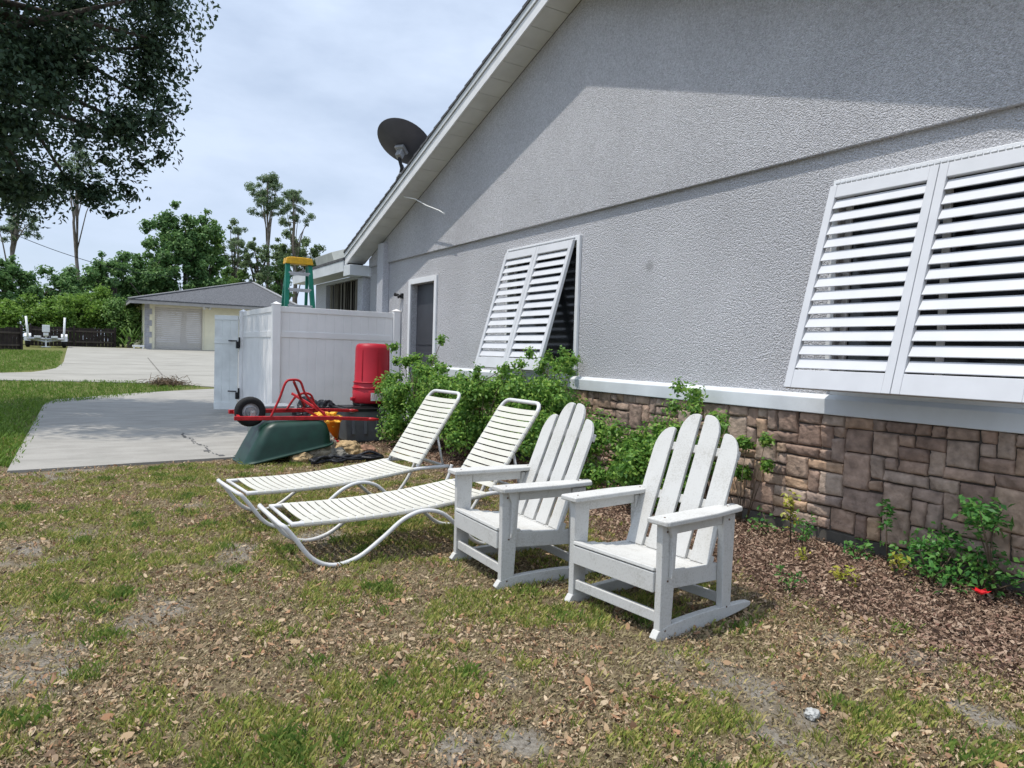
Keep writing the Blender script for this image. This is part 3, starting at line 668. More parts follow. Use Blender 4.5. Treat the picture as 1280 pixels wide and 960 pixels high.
# satellite dish on the rake
db = Vector((4.46, 10.88, zsof(10.88) + .27))
dish = empty('satellite_dish', db, 'dark grey satellite dish on a short mast on the roof edge', 'satellite dish')
dn = Vector((0.475, 0.294, 0.80)).normalized(); dc = Vector((.02, .04, .50))
Md = dn.to_track_quat('Z', 'Y').to_matrix()
mb = MB(); prof = [(0.0001, 0)] + [(.47 * t, .10 * t * t) for t in np.linspace(.12, 1, 9)] + [(.478, .105), (.472, .112)] + [(.46 * t, .012 + .10 * t * t) for t in np.linspace(1, .12, 9)] + [(.0001, .012)]
mb.lathe(prof, dc, 40, Md); mb.build('reflector', 'dish', dish, smooth=True)
mb = MB(); c0 = dc - dn * .045
mb.box(dc - dn * .05 + Vector((-.0, -.0, -.02)), (.17, .17, .05), Md); mb.box(dc - dn * .11 + Vector((0, 0, -.05)), (.10, .10, .13), Md); mb.build('bracket', 'galv', dish, bevel=.006)
mb = MB(); mb.tube([(0, 0, .0), (0, 0, .14), dc - dn * .13 + Vector((0, 0, -.12)), dc - dn * .10], .028, 12); mb.build('mast', 'black', dish, smooth=True)
mb = MB(); mb.box((0, 0, .012), (.13, .16, .02), Matrix.Rotation(-R(18.6), 3, 'X')); mb.tube([(0, .14, -.02), (0, .02, .20)], .010, 6); mb.tube([(.12, 0, .0), (.01, 0, .20)], .010, 6); mb.build('foot', 'galv', dish)
mb = MB(); mb.tube([dc + Matrix(Md) @ Vector((0, -.45, .10)), dc + Matrix(Md) @ Vector((0, -.30, .36)), dc + Matrix(Md) @ Vector((0, -.12, .50))], .014, 8); mb.box(dc + Matrix(Md) @ Vector((0, -.08, .52)), (.07, .12, .07), Md); mb.build('feed_arm', 'dish', dish)

# ------------------------------------------------------------------ white vinyl fence
fence = empty('vinyl_fence', (2.7, 11.72, 0), 'white vinyl privacy fence with a half open gate standing by the house', 'fence'); FO = Vector((2.7, 11.72, 0))
def fpanel(p0, p1, ztop=2.0, mid=1.55, material='vinyl', name='panel', bottom=.06, rails=True):
    p0 = Vector((*p0, 0)); p1 = Vector((*p1, 0)); d = (p1 - p0); L = d.length; d.normalize(); nn = Vector((-d.y, d.x, 0)); ang = math.atan2(d.y, d.x)
    Mz = Matrix.Rotation(ang, 3, 'Z'); mb = MB(); n = max(1, round(L / .152)); w = L / n
    for i in range(n): mb.box(p0 + d * (w * (i + .5)) + Vector((0, 0, (bottom + ztop) / 2)), (w - .006, .022, ztop - bottom - .02), Mz)
    mb.box(p0 + d * L / 2 + Vector((0, 0, (bottom + ztop) / 2)), (L, .012, ztop - bottom - .04), Mz)
    pn = mb.build(name, material, fence, FO, bevel=.003)
    for z, h in ((ztop - .045, .09), (mid, .10), (bottom + .09, .14)):
        mb = MB(); mb.box(p0 + d * L / 2 + Vector((0, 0, z)), (L - .002, .05, h), Mz); mb.build('rail', material, pn, FO, bevel=.004)
    return pn
def fpost(x, y, h=2.03, material='vinyl', s=.127):
    mb = MB(); mb.bb(x - s / 2, x + s / 2, y - s / 2, y + s / 2, -.05, h); o = mb.build('post', material, fence, FO, bevel=.006)
    k = s / 2 + .010; mb = MB(); mb.add([(x - k, y - k, h + .001), (x + k, y - k, h + .001), (x + k, y + k, h + .001), (x - k, y + k, h + .001), (x, y, h + .045)], [(0, 3, 2, 1), (0, 1, 4), (1, 2, 4), (2, 3, 4), (3, 0, 4)]); mb.build('cap', material, o, FO)
fpanel((2.765, 11.72), (4.70, 11.72)); fpost(2.7, 11.72); fpost(4.765, 11.72)
fpanel((2.7, 11.785), (2.7, 14.30)); fpost(2.7, 14.40, 2.0)
gate = fpanel((2.635, 14.50), (2.24, 14.72), 1.92, 1.42, 'vinyl_gate', 'gate', .07)
for z in (1.40, .42):
    mb = MB(); mb.box((2.62, 14.32, z), (.03, .03, .20)); mb.box((2.60, 14.38, z - .05), (.05, .10, .13)); mb.bar((2.60, 14.44, z + .03), (2.46, 14.55, z + .03), .012, .022); mb.build('hinge', 'black', gate, FO, bevel=.004)

# ------------------------------------------------------------------ step ladder behind the fence
lad = empty('step_ladder', (3.42, 13.15, 0), 'green fibreglass step ladder with a yellow top standing behind the white fence', 'ladder')
for s in (-1, 1):
    mb = MB(); mb.bar((s * .34, -.42, .0), (s * .20, 0, 2.86), .075, .085, (0, 1, 0)); mb.build('side_rail', 'ladder_green', lad, bevel=.004)
    mb = MB(); mb.bar((s * .30, .75, .0), (s * .185, .10, 2.84), .05, .05, (0, 1, 0)); mb.build('rear_rail', 'ladder_green', lad, bevel=.004)
for i in range(9):
    z = .3 * (i + 1); t = z / 2.86; mb = MB(); mb.box((0, -.42 * (1 - t), z), (2 * (.34 - .14 * t) - .03, .09, .03)); mb.box((0, -.42 * (1 - t) - .035, z - .02), (2 * (.34 - .14 * t) - .034, .012, .05)); mb.build('step', 'alu', lad)
for i in range(4):
    z = .6 * (i + 1); t = z / 2.84; mb = MB(); mb.box((0, .75 - .65 * t, z), (2 * (.30 - .115 * t) - .03, .025, .03)); mb.build('rear_brace', 'alu', lad)
mb = MB(); mb.prism([(-.25, 2.86), (.25, 2.86), (.23, 2.97), (.14, 2.985), (-.14, 2.985), (-.23, 2.97)], 1, -.08, .16); mb.build('top_cap', 'ladder_yellow', lad, bevel=.012)

# ------------------------------------------------------------------ rocking chairs
def make_chair(label, group):
    t = empty('rocking_chair', (0, 0, 0), label, 'rocking chair', group); b = .004
    hw = .32; th = .038
    lean = Matrix.Rotation(R(0), 3, 'Y')
    for s in (-1, 1):
        y = s * (hw - th / 2)
        mb = MB(); mb.prism([(0, .03), (.085, .03), (.098, .30), (.108, .565), (-.004, .565), (0, .33)], 1, y - th / 2, y + th / 2); mb.build('front_leg', 'chair', t, bevel=b)
        mb = MB(); mb.prism([(.49, .06), (.565, .06), (.575, .555), (.475, .555)], 1, y - th / 2, y + th / 2); mb.build('rear_leg', 'chair', t, bevel=b)
        # rocker: curved foot, set just inside the legs' plane
        y2 = y - s * .0
        prof = [(-.03, .022), (-.015, .004)] + [(x, .034 * max(0, (x - .25) / .5) ** 2) for x in np.linspace(.05, .70, 12)] + [(.745, .036), (.75, .056)] + [(x, .078 - .020 * ((x - .32) / .42) ** 2) for x in np.linspace(.70, .06, 10)] + [(-.005, .055)]
        mb = MB(); mb.prism(prof, 1, y2 - th / 2 - .0015, y2 + th / 2 + .0015); mb.build('rocker', 'chair', t, bevel=b)
        mb = MB(); ya, yb = s * .245, s * .375
        pl = [(-.035, ya), (-.035, yb - s * .01), (-.02, yb), (.35, yb), (.60, s * .345), (.625, s * .30), (.625, s * .262), (.5, ya)]
        mb.prism(pl if s > 0 else pl[::-1], 2, .568, .594); mb.build('armrest', 'chair', t, bevel=.006)
        mb = MB(); mb.bb(.112, .472, y - .012, y + .012, .508, .566); mb.build('arm_rail', 'chair', t, bevel=b)
        mb = MB(); mb.prism([(.05, .50), (.05, .3), (.066, .34), (.085, .566), (.02, .566)], 1, s * hw + s * .0 - .0, s * (hw + .02)); mb.build('arm_bracket', 'chair', t, bevel=.003)
        mb = MB(); mb.prism([(.09, .228), (.50, .205), (.50, .296), (.09, .318)], 1, s * (hw - th - .001) - s * .026, s * (hw - th - .001)); mb.build('seat_rail', 'chair', t, bevel=b)
    for s in (-1, 1):
        for (x, z) in ((.03, .53), (.07, .53), (.045, .29), (.52, .53), (.04, .05), (.53, .07)): mb = MB(); mb.tube([(x, s * (hw - .002), z), (x, s * (hw + .0025), z)], .0055, 8); mb.build('screw', 'screw', t)
        for x in (.03, .53): mb = MB(); mb.tube([(x, s * .30, .592), (x, s * .30, .5965)], .005, 8); mb.build('screw', 'screw', t)
    wi = 2 * (hw - th) - .004
    mb = MB(); mb.bb(-.012, .016, -wi / 2, wi / 2, .232, .330); mb.build('seat_front', 'chair', t, bevel=b)
    mb = MB(); mb.bb(.012, .036, -wi / 2, wi / 2, .085, .138); mb.build('stretcher', 'chair', t, bevel=b)
    mb = MB(); mb.bb(.53, .552, -wi / 2, wi / 2, .075, .125); mb.build('stretcher', 'chair', t, bevel=b)
    for i in range(6):
        x = .025 + i * .083; z = .335 - .055 * ((i + .3) / 5.5) + .006 * math.cos(i); 
        mb = MB(); mb.box((x, 0, z), (.077, wi, .019), Matrix.Rotation(R(4 if i else 12) * (1), 3, 'Y')); mb.build('seat_slat', 'chair', t, bevel=.004)
    # back: four slats leaning back, rounded outer corners
    ang = R(21.5); d = Vector((math.sin(ang), 0, math.cos(ang))); nn = Vector((math.cos(ang), 0, -math.sin(ang))); o = Vector((.415, 0, .295))
    def strip(y0, y1, L, rl, rr, s0=0):
        out = []
        out += [(y0, s0), (y1, s0)]
        for k in range(7):
            a = k / 6 * math.pi / 2; out.append((y1 - rr + rr * math.cos(a), L - rr * 1.5 + rr * 1.5 * math.sin(a)))
        for k in range(7):
            a = math.pi / 2 + k / 6 * math.pi / 2; out.append((y0 + rl + rl * math.cos(a), L - rl * 1.5 + rl * 1.5 * math.sin(a)))
        return out
    for (ya, yb, L, rl, rr) in ((-.282, -.166, .705, .095, .012), (-.134, -.016, .80, .085, .012), (.016, .134, .80, .012, .085), (.166, .282, .705, .012, .095)):
        pl = strip(ya, yb, L, rl, rr); n = len(pl); mb = MB()
        mb.add([o + d * s + Vector((0, y, 0)) - nn * .010 for (y, s) in pl] + [o + d * s + Vector((0, y, 0)) + nn * .010 for (y, s) in pl], [tuple(range(n)), tuple(range(2 * n - 1, n - 1, -1))] + [(i, (i + 1) % n, n + (i + 1) % n, n + i) for i in range(n)])
        mb.build('back_slat', 'chair', t, bevel=.003)
    Mb = Matrix((nn, Vector((0, 1, 0)), d)).transposed()
    for s, w in ((.60, .54), (.31, .60), (.03, .56)):
        mb = MB(); mb.box(o + d * s + nn * .0235, (.026, w, .048), Mb); mb.build('back_brace', 'chair', t, bevel=b)
    return t
G = 'white wooden rocking chairs in the yard'
ch1 = make_chair('white slatted rocking chair standing nearest the camera, in front of the young plants', G)
ch1.location = (2.315, 2.735, float(gz(2.6, 2.7)) - .004); ch1.rotation_euler = (0, R(0), R(6.5))
ch2 = copy_tree(ch1); ch2['label'] = 'white slatted rocking chair standing between the cream loungers and the other rocking chair'
ch2.location = (2.055, 3.70, float(gz(2.3, 3.7)) - .004); ch2.rotation_euler = (0, 0, R(-2.0))

# ------------------------------------------------------------------ strap loungers
def catmull(P, n=8):
    P = [Vector(p) for p in P]; out = []
    for i in range(len(P) - 1):
        p0 = P[max(i - 1, 0)]; p1 = P[i]; p2 = P[i + 1]; p3 = P[min(i + 2, len(P) - 1)]
        for k in range(n):
            t = k / n; out.append(.5 * ((2 * p1) + (p2 - p0) * t + (2 * p0 - 5 * p1 + 4 * p2 - p3) * t * t + (3 * p1 - p0 - 3 * p2 + p3) * t ** 3))
    out.append(P[-1]); return out
def make_lounger(label, group):
    t = empty('chaise_lounge', (0, 0, 0), label, 'lounger', group); W2 = .30
    hz = .365; hu = 1.44; fz = .285
    sag = lambda u: fz + (hz - fz) * (u / hu) - .035 * math.sin(math.pi * min(1, u / hu))
    side = catmull([(.0, 0, .288), (.06, 0, .215), (.17, 0, .075), (.30, 0, .016), (.46, 0, .045), (.62, 0, .15), (.76, 0, .255), (.90, 0, .298), (1.04, 0, .268), (1.17, 0, .16), (1.30, 0, .05), (1.43, 0, .016), (1.55, 0, .05), (1.65, 0, .17), (1.72, 0, .30), (1.745, 0, .385)], 5)
    near = [Vector((p.x, -W2 - .012, p.z)) for p in side]; far = [Vector((p.x, W2 + .012, p.z)) for p in side]
    loop = near[::-1] + [Vector((-.012, y, .292)) for y in (-.27, -.1, .1, .27)] + far
    mb = MB(); mb.tube(loop, .0145, 10); mb.tube([near[-1] - Vector((0, .0, .03)), far[-1] - Vector((0, 0, .03))], .013, 8); mb.build('base_frame', 'tube', t, smooth=True)
    us = np.linspace(.05, 1.74, 26)
    A = [Vector((u, -W2 + .03, sag(u) if u < hu else hz)) for u in us]; B = [Vector((p.x, -p.y, p.z)) for p in A]
    mb = MB(); mb.tube(A, .0155, 10); mb.tube(B, .0155, 10); mb.tube([A[0] + Vector((.012, 0, 0)), B[0] + Vector((.012, 0, 0))], .012, 8); mb.build('seat_frame', 'tube', t, smooth=True)
    def straps(path, w, th, y, k0, k1, pitch):
        mb = MB(); s = k0
        while s < k1:
            p, dirv = path(s + pitch * .46); nn = Vector((-dirv.z, 0, dirv.x))
            rows = []
            for yy in np.linspace(-y, y, 7):
                c = p + Vector((0, yy, 0)) + nn * (.0185 - .010 * (1 - (yy / y) ** 2)) ; rows.append(c)
            V = []; F = []
            for c in rows: V += [c - dirv * w / 2, c + dirv * w / 2, c + dirv * w / 2 - nn * th, c - dirv * w / 2 - nn * th]
            for i in range(6):
                for j in range(4): F.append((i * 4 + j, i * 4 + (j + 1) % 4, (i + 1) * 4 + (j + 1) % 4, (i + 1) * 4 + j))
            F += [(0, 3, 2, 1), (24, 25, 26, 27)]
            mb.add(V, F)
            for sgn in (-1, 1):                            # strap wrapped round the rail
                mb.tube([p + Vector((0, sgn * (y), 0)) - dirv * w / 2, p + Vector((0, sgn * y, 0)) + dirv * w / 2], .0185, 10)
            s += pitch
        return mb
    def seat_path(s):
        a = Vector((s, 0, sag(s))); bq = Vector((s + .01, 0, sag(s + .01))); return a, (bq - a).normalized()
    straps(seat_path, .0455, .004, W2 - .03, .125, 1.40, .0555).build('seat_straps', 'strap', t)
    an = R(55.5); bd = Vector((math.cos(an), 0, math.sin(an))); bo = Vector((hu, 0, hz + .012)); BL = .74
    y = W2 - .045; c = .07
    pts = [bo + Vector((0, -y, 0)), bo + bd * (BL - c) + Vector((0, -y, 0))] + [bo + bd * (BL - c + c * math.sin(a)) + Vector((0, -y + c * (1 - math.cos(a)), 0)) for a in np.linspace(.3, math.pi / 2, 5)]
    pts2 = [Vector((p.x, -p.y, p.z)) for p in pts[::-1]]
    mb = MB(); mb.tube(pts + pts2, .0155, 10); mb.build('back_frame', 'tube', t, smooth=True)
    straps(lambda s: (bo + bd * s, bd), .0405, .004, y, .02, .665, .0505).build('back_straps', 'strap', t)
    mb = MB(); m0 = bo + bd * .34
    for s in (-1, 1): mb.tube([m0 + Vector((0, s * (y - .02), 0)), (1.70, s * (y - .02), hz + .01)], .010, 8)
    mb.tube([(1.70, -y + .02, hz + .01), (1.70, y - .02, hz + .01)], .010, 8); mb.build('back_prop', 'tube', t, smooth=True)
    return t
G = 'cream strap loungers on the grass'
l1 = make_lounger('cream strapped lounger beside the green wheelbarrow and rocks', G)
l1.location = (.955, 5.535, float(gz(1.2, 5.5))); l1.rotation_euler = (0, 0, R(4.5))
l2 = copy_tree(l1); l2['label'] = 'cream strapped lounger standing directly beside a white rocking chair'
l2.location = (1.03, 4.51, float(gz(1.3, 4.5))); l2.rotation_euler = (0, 0, R(.5))

# ------------------------------------------------------------------ wheelbarrow lying upside down
wb = empty('wheelbarrow', (1.50, 8.50, 0), 'upturned wheelbarrow with a dark green tub, red handles and one wheel', 'wheelbarrow', rz=R(2))
def tub():
    # rings from rim (on the ground, tilted) to the flat bottom (now on top); (u, v, z)
    def ring(u0, u1, hw0, hw1, z0, z1, rc, n=9):
        P = []
        cs = [(u0, -hw0, 1), (u1, -hw1, 1), (u1, hw1, 1), (u0, hw0, 1)]
        ctr = [(u0 + rc, -hw0 + rc, math.pi, 1.5 * math.pi), (u1 - rc, -hw1 + rc, 1.5 * math.pi, 2 * math.pi), (u1 - rc, hw1 - rc, 0, .5 * math.pi), (u0 + rc, hw0 - rc, .5 * math.pi, math.pi)]
        for (cx, cy, a0, a1) in ctr:
            for k in range(n):
                a = a0 + (a1 - a0) * k / (n - 1); x = cx + rc * math.cos(a); y = cy + rc * math.sin(a)
                P.append((x, y, z0 + (z1 - z0) * (x - u0) / (u1 - u0)))
        return P
    R_ = [ring(.05, 1.07, .36, .40, .012, .225, .13), ring(.07, 1.05, .345, .385, .02, .228, .13), ring(.075, 1.05, .34, .38, .045, .25, .13), ring(.16, 1.045, .33, .36, .21, .34, .12), ring(.27, 1.01, .31, .335, .41, .445, .11), ring(.33, .98, .285, .305, .462, .482, .10), ring(.40, .93, .24, .255, .485, .495, .09)]
    n = len(R_[0]); mb = MB(); V = [p for q in R_ for p in q]; F = []
    for i in range(len(R_) - 1):
        for j in range(n): F.append((i * n + j, i * n + (j + 1) % n, (i + 1) * n + (j + 1) % n, (i + 1) * n + j))
    F.append(tuple(range((len(R_) - 1) * n, len(R_) * n))); mb.add(V, F)
    rim = ring(.045, 1.075, .365, .405, .010, .223, .135)
    mb.tube(rim, .014, 8, closed=True)
    return mb
tb = tub().build('tub', 'green_tub', wb, smooth=True)
for s, dz in ((-1, 0), (1, .05)):
    mb = MB(); a = Vector((-.02, s * .14, .525 + dz)); b = Vector((1.08, s * .29, .515 + dz)); c = Vector((1.50, s * .33, .495 + dz))
    mb.bar(a, b, .042, .048); mb.bar(b, c, .036, .04); h = mb.build('handle', 'red_metal', wb, bevel=.006)
    mb = MB(); mb.tube([c, c + (c - b).normalized() * .05, c + (c - b).normalized() * .13], [.019, .021, .012], 10); mb.build('grip', 'red_metal', h, smooth=True)
    # leg loop standing up
    mb = MB(); P = [(.36, s * .20, .52 + dz), (.46, s * .20, .74 + dz), (.53, s * .20, .93 + dz), (.60, s * .20, .965 + dz), (.70, s * .20, .945 + dz), (.76, s * .21, .80 + dz), (.88, s * .22, .66 + dz), (1.02, s * .27, .51 + dz)] if s < 0 else [(.66, s * .2, .53 + dz), (.76, s * .2, .68 + dz), (.86, s * .2, .73 + dz), (.97, s * .22, .70 + dz), (1.02, s * .24, .53 + dz)]
    mb.tube(catmull(P, 5), .014, 8); mb.build('leg', 'red_metal', wb, smooth=True)
for (a, b, w, h) in (((.62, -.21, .95), (.88, .20, .62), .02, .035), ((.98, -.26, .57), (.72, .20, .78), .02, .03), ((.04, -.15, .525), (.04, .16, .575), .03, .03), ((.72, -.22, .64), (.90, -.25, .53), .014, .03)):
    mb = MB(); mb.bar(a, b, w, h); mb.build('cross_brace', 'red_metal', wb, bevel=.004)
wh = MB(); Mw = Matrix.Rotation(R(90), 3, 'X'); wc = (.185, .0, .585)
wh.lathe([(.095, -.035), (.13, -.047), (.155, -.042), (.172, -.022), (.175, 0), (.172, .022), (.155, .042), (.13, .047), (.095, .035)], wc, 36, Mw)
wheel = wh.build('wheel', 'rubber', wb, smooth=True)
mb = MB(); mb.lathe([(.0001, -.022), (.05, -.03), (.06, -.012), (.08, -.008), (.096, -.036), (.10, -.02), (.10, .02), (.096, .036), (.08, .008), (.06, .012), (.05, .03), (.0001, .022)], wc, 32, Mw); mb.tube([(.185, -.16, .585), (.185, .16, .585)], .011, 8); mb.box((.185, -.135, .57), (.05, .02, .07)); mb.box((.185, .135, .57), (.05, .02, .07)); mb.build('rim', 'galv', wheel, smooth=False)
# second wheel of a cart and a metal pan behind it
c2 = empty('black_tarp', (3.02, 10.45, 0), 'crumpled black tarp heaped behind the upturned wheelbarrow', 'tarp')
def lump(c, rad, seed, amp=.25, sub=4, fr=2.2, zmin=None):
    bm = bmesh.new(); bmesh.ops.create_icosphere(bm, subdivisions=sub, radius=1)
    from mathutils import noise as mn
    for v in bm.verts:
        n = v.co.normalized(); k = 1 + amp * mn.fractal(n * fr + Vector((seed * 7.1, seed * 3.3, seed)), .9, 2.1, 5)
        v.co = Vector((n.x * rad[0] * k, n.y * rad[1] * k, n.z * rad[2] * k)) + Vector(c)
        if zmin is not None and v.co.z < zmin: v.co.z = zmin
    me = bpy.data.meshes.new('lump'); bm.to_mesh(me); bm.free(); return me
me = lump((0, 0, .22), (.40, .26, .34), 4, .35, 5, 2.6, -.01); link('tarp_sheet', me, 'tarp', c2)
mp_ = empty('metal_pan', (2.15, 9.62, 0), 'dull grey metal box standing behind the wheelbarrow wheel', 'box')
mb = MB(); mb.prism([(-.22, 0), (.22, 0), (.25, .54), (-.25, .54)], 1, -.2, .2); mb.build('box_body', mat('dull_grey_green_metal', (.20, .23, .22), .5, .25, 9, metal=.3), mp_, bevel=.01)
mb = MB(); mb.bb(-.27, .27, -.22, .22, .542, .575); mb.build('box_lid', 'galv', mp_, bevel=.008)

# grey tote with lid, red bin on top, orange tub
tt = empty('storage_tote', (3.52, 9.95, 0), 'dark grey plastic storage tote with a black lid under the red bin', 'storage tote')
mb = MB(); P0, P1 = .25, .31
mb.add([(-P0, -.20, .0), (P0, -.20, 0), (P0, .20, 0), (-P0, .20, 0), (-P1, -.25, .46), (P1, -.25, .46), (P1, .25, .46), (-P1, .25, .46)], [(0, 3, 2, 1), (4, 5, 6, 7), (0, 1, 5, 4), (1, 2, 6, 5), (2, 3, 7, 6), (3, 0, 4, 7)])
mb.build('tub', 'tote', tt, bevel=.03, seg=3)
mb = MB()
for x in (-.18, 0, .18): mb.box((x, -.232, .27), (.05, .03, .30), Matrix.Rotation(R(-6), 3, 'X'))
mb.build('rib', 'tote', tt, bevel=.01)
mb = MB(); mb.bb(-.34, .34, -.28, .28, .462, .50); mb.bb(-.28, .28, -.22, .22, .50, .515); mb.build('lid', 'black', tt, bevel=.012)
for s in (-1, 1):
    mb = MB(); mb.box((s * .22, -.285, .47), (.07, .012, .05)); mb.build('latch', 'galv', tt, bevel=.003)
rb = empty('red_bin', (3.70, 9.98, .517), 'tall red plastic bin with a white label standing on the grey tote', 'bin')
mb = MB(); mb.lathe([(.0001, .0), (.27, 0), (.285, .02), (.285, .22), (.272, .225), (.268, .30), (.26, .31), (.252, .80), (.24, .85), (.20, .873), (.0001, .88)], (0, 0, .04), 40, Matrix.Diagonal((1, .85, 1))); mb.build('body', 'red_plastic', rb, smooth=True)
for z, r0 in ((.265, .288), (.345, .275)):
    mb = MB(); mb.lathe([(r0, -.008), (r0 + .008, 0), (r0, .008), (r0 - .03, 0), (r0, -.008)], (0, 0, z), 40, Matrix.Diagonal((1, .85, 1))); mb.build('rim', 'red_plastic', rb, smooth=True)
mb = MB()
for k in range(3):
    a = R(-90 + (k - 1) * 52); mb.bar((.262 * math.cos(a), .222 * math.sin(a), .38), (.250 * math.cos(a), .212 * math.sin(a), .82), .014, .012, (math.cos(a), math.sin(a), 0))
mb.build('rib', 'red_plastic', rb, bevel=.003)
mb = MB(); n = 8; V = []; F = []
for i in range(n + 1):
    a = R(-110 + 44 * i / n)
    for z in (.085, .20): V.append((.292 * math.cos(a), .292 * .85 * math.sin(a), z))
for i in range(n): F.append((2 * i, 2 * i + 2, 2 * i + 3, 2 * i + 1))
mb.add(V, F); lb = mb.build('label_plate', 'white', rb)
s_ = lb.modifiers.new('thick', 'SOLIDIFY'); s_.thickness = .004; s_.offset = 1
mb = MB()
for i, a0 in enumerate((-108, -102, -96, -88, -82, -75)):
    a = R(a0); a2 = R(a0 + 3.4); mb.bar((.2975 * math.cos(a), .2975 * .85 * math.sin(a), .105), (.2975 * math.cos(a2), .2975 * .85 * math.sin(a2), .18), .008, .005, (math.cos(a), math.sin(a), 0))
mb.build('label_marks', mat('faded_pink_print', (.62, .36, .38), .6, .1, 20), rb)
mb = MB(); mb.bb(-.23, .23, -.18, .18, .0, .04); mb.build('foot', 'black', rb, bevel=.01)
mb = MB(); mb.box((-.30, -.03, .10), (.06, .07, .05)); mb.build('catch', 'red_plastic', rb, bevel=.012)
ob = empty('orange_tub', (2.90, 9.62, 0), 'orange plastic tub with yellow stuffing between the wheelbarrow and the grey tote', 'tub')
mb = MB(); mb.lathe([(.0001, 0), (.17, 0), (.21, .33), (.225, .335), (.225, .36), (.205, .36), (.20, .34), (.0001, .33)], (0, 0, 0), 32); mb.build('body', 'orange', ob, smooth=True)
me = lump((0, 0, .36), (.20, .20, .10), 9, .5, 4, 3); link('stuffing', me, 'yellow', ob)
rt = MB(); rt.tube([(0, 0, 0), (0, 0, .10)], [.09, .075], 16); rt.tube([(0, 0, .10), (0, 0, .13)], [.03, .028], 10)
tag(rt.build('red_can', 'red_plastic', origin=(0, 0, 0)), 'small bright red can between the orange tub and the rocks', 'can').location = (2.93, 9.30, 0)
# rocks
def rock(loc, rad, seed, material, label, amp=.28):
    me = lump((0, 0, rad[2] * .75), rad, seed, amp, 4, 1.7); o = link('rock', me, material, None, loc); return tag(o, label, 'rock', 'coral rocks by the wheelbarrow')
rock((2.62, 8.62, 0), (.13, .12, .17), 1, 'rock_grey', 'tall grey coral rock standing against the rear end of the green wheelbarrow tub')
rock((2.40, 8.30, 0), (.20, .13, .12), 2, 'rock', 'long pale coral rock lying in front of the tall grey rock')
rock((2.19, 8.18, 0), (.12, .10, .08), 3, 'rock_tan', 'low tan coral rock at the end of the row nearest the concrete slab')
rock((2.86, 8.55, 0), (.19, .12, .11), 5, 'rock_tan', 'broad tan coral rock in front of the grey tote')
rock((3.14, 8.62, 0), (.13, .11, .07), 6, mat('rust_brown_rock', (.26, .15, .10), .95, .4, 12, 1, 28), 'small rusty brown rock at the mulch end of the rock row')
rock((2.62, 8.25, 0), (.15, .10, .085), 7, 'rock_grey', 'flat grey coral rock behind the black edging strip')
mb = MB(); rng = np.random.default_rng(12)
for k in range(6):
    P = [(2.25 + i * .15 + rng.normal() * .01, 7.98 + .02 * i + rng.normal() * .05, .03 + abs(rng.normal()) * .035) for i in range(7)]
    mb.tube(catmull(P, 4), .017, 6)
tag(mb.build('edging_strip', 'tarp', origin=(2.6, 8.0, 0), smooth=True), 'coiled black garden edging strip lying in front of the rocks', 'garden edging')
me = lump((0, 0, .018), (.032, .026, .022), 8, .3, 3); tag(link('pebble', me, 'rock_white', None, (2.395, 1.626, float(gz(2.395, 1.626)))), 'single white stone lying on the bare ground in front of the rocking chairs', 'stone')

# ------------------------------------------------------------------ plants along the wall
def shrub(name, base, clumps, n, size, material, label, cat, group, seed, stems=8, stem_r=.008, ratio=.55, trunk_names=('stem', 'foliage')):
    rng = np.random.default_rng(seed); base = Vector(base); b = np.array(base)
    o = empty(name, base, label, cat, group)
    P, N = cloud(clumps, n, rng, .9, .5); keep = P[:, 2] > b[2] + .01; P = P[keep]; N = N[keep]
    V, F = leaves(P - b, N, size, size * ratio, rng); mesh_np('foliage', V, F, material, o)
    mb = MB()
    for i in rng.choice(len(clumps), min(stems, len(clumps)), replace=False):
        e = Vector(clumps[i][:3]) - base; s0 = Vector((rng.normal() * .05, rng.normal() * .05, -.02))
        mid = s0.lerp(e, .5) + Vector((rng.normal() * .04, rng.normal() * .04, .08 * e.length)); mb.tube([s0, mid, e], [stem_r, stem_r * .8, stem_r * .4], 6)
    mb.build('stem', 'stem', o, smooth=True)
    return o
def bush_clumps(rng, c, rad, k, cr): return crown_clumps(c, rad, k, rng, cr, .3, -.7, .12)
G = 'leafy bushes against the house wall'
rng = np.random.default_rng(31)
cl = bush_clumps(rng, (4.02, 9.0, .62), (.52, .80, .58), 52, .15) + [(3.95 + rng.normal() * .2, 8.6 + rng.normal() * .7, 1.08 + abs(rng.normal()) * .12, .085) for _ in range(16)]
shrub('bush', (4.05, 9.0, 0), cl, 23000, .055, 'leaf_bush', 'large leafy green bush beside the red bin', 'bush', G, 1, 26, .009)
cl = bush_clumps(rng, (4.12, 7.5, .56), (.50, .78, .56), 50, .15) + [(4.1 + rng.normal() * .2, 7.5 + rng.normal() * .6, .98 + abs(rng.normal()) * .08, .08) for _ in range(8)]
shrub('bush', (4.15, 7.5, 0), cl, 19000, .052, 'leaf_bush', 'leafy green bush under the smaller louvred shutter, behind the lounger backs', 'bush', G, 2, 24, .009)
cl = bush_clumps(rng, (4.25, 6.25, .62), (.42, .62, .56), 40, .14) + [(4.3 + rng.normal() * .15, 6.1 + rng.normal() * .35, 1.15 + abs(rng.normal()) * .12, .075) for _ in range(14)]
shrub('bush', (4.3, 6.25, 0), cl, 17000, .050, 'leaf_bush', 'tall wispy green bush growing up in front of the dark window opening', 'bush', G, 3, 24, .008)
cl = bush_clumps(rng, (4.38, 4.85, .42), (.34, .62, .40), 40, .14) + [(4.50 + rng.normal() * .07, 4.40 + rng.normal() * .18, .72 + rng.normal() * .16, .09) for _ in range(16)]
shrub('bush', (4.45, 4.9, 0), cl, 17000, .046, 'leaf_bush', 'low bushy green plant against the stone base between the two rocking chair backs', 'bush', G, 4, 14, .007)
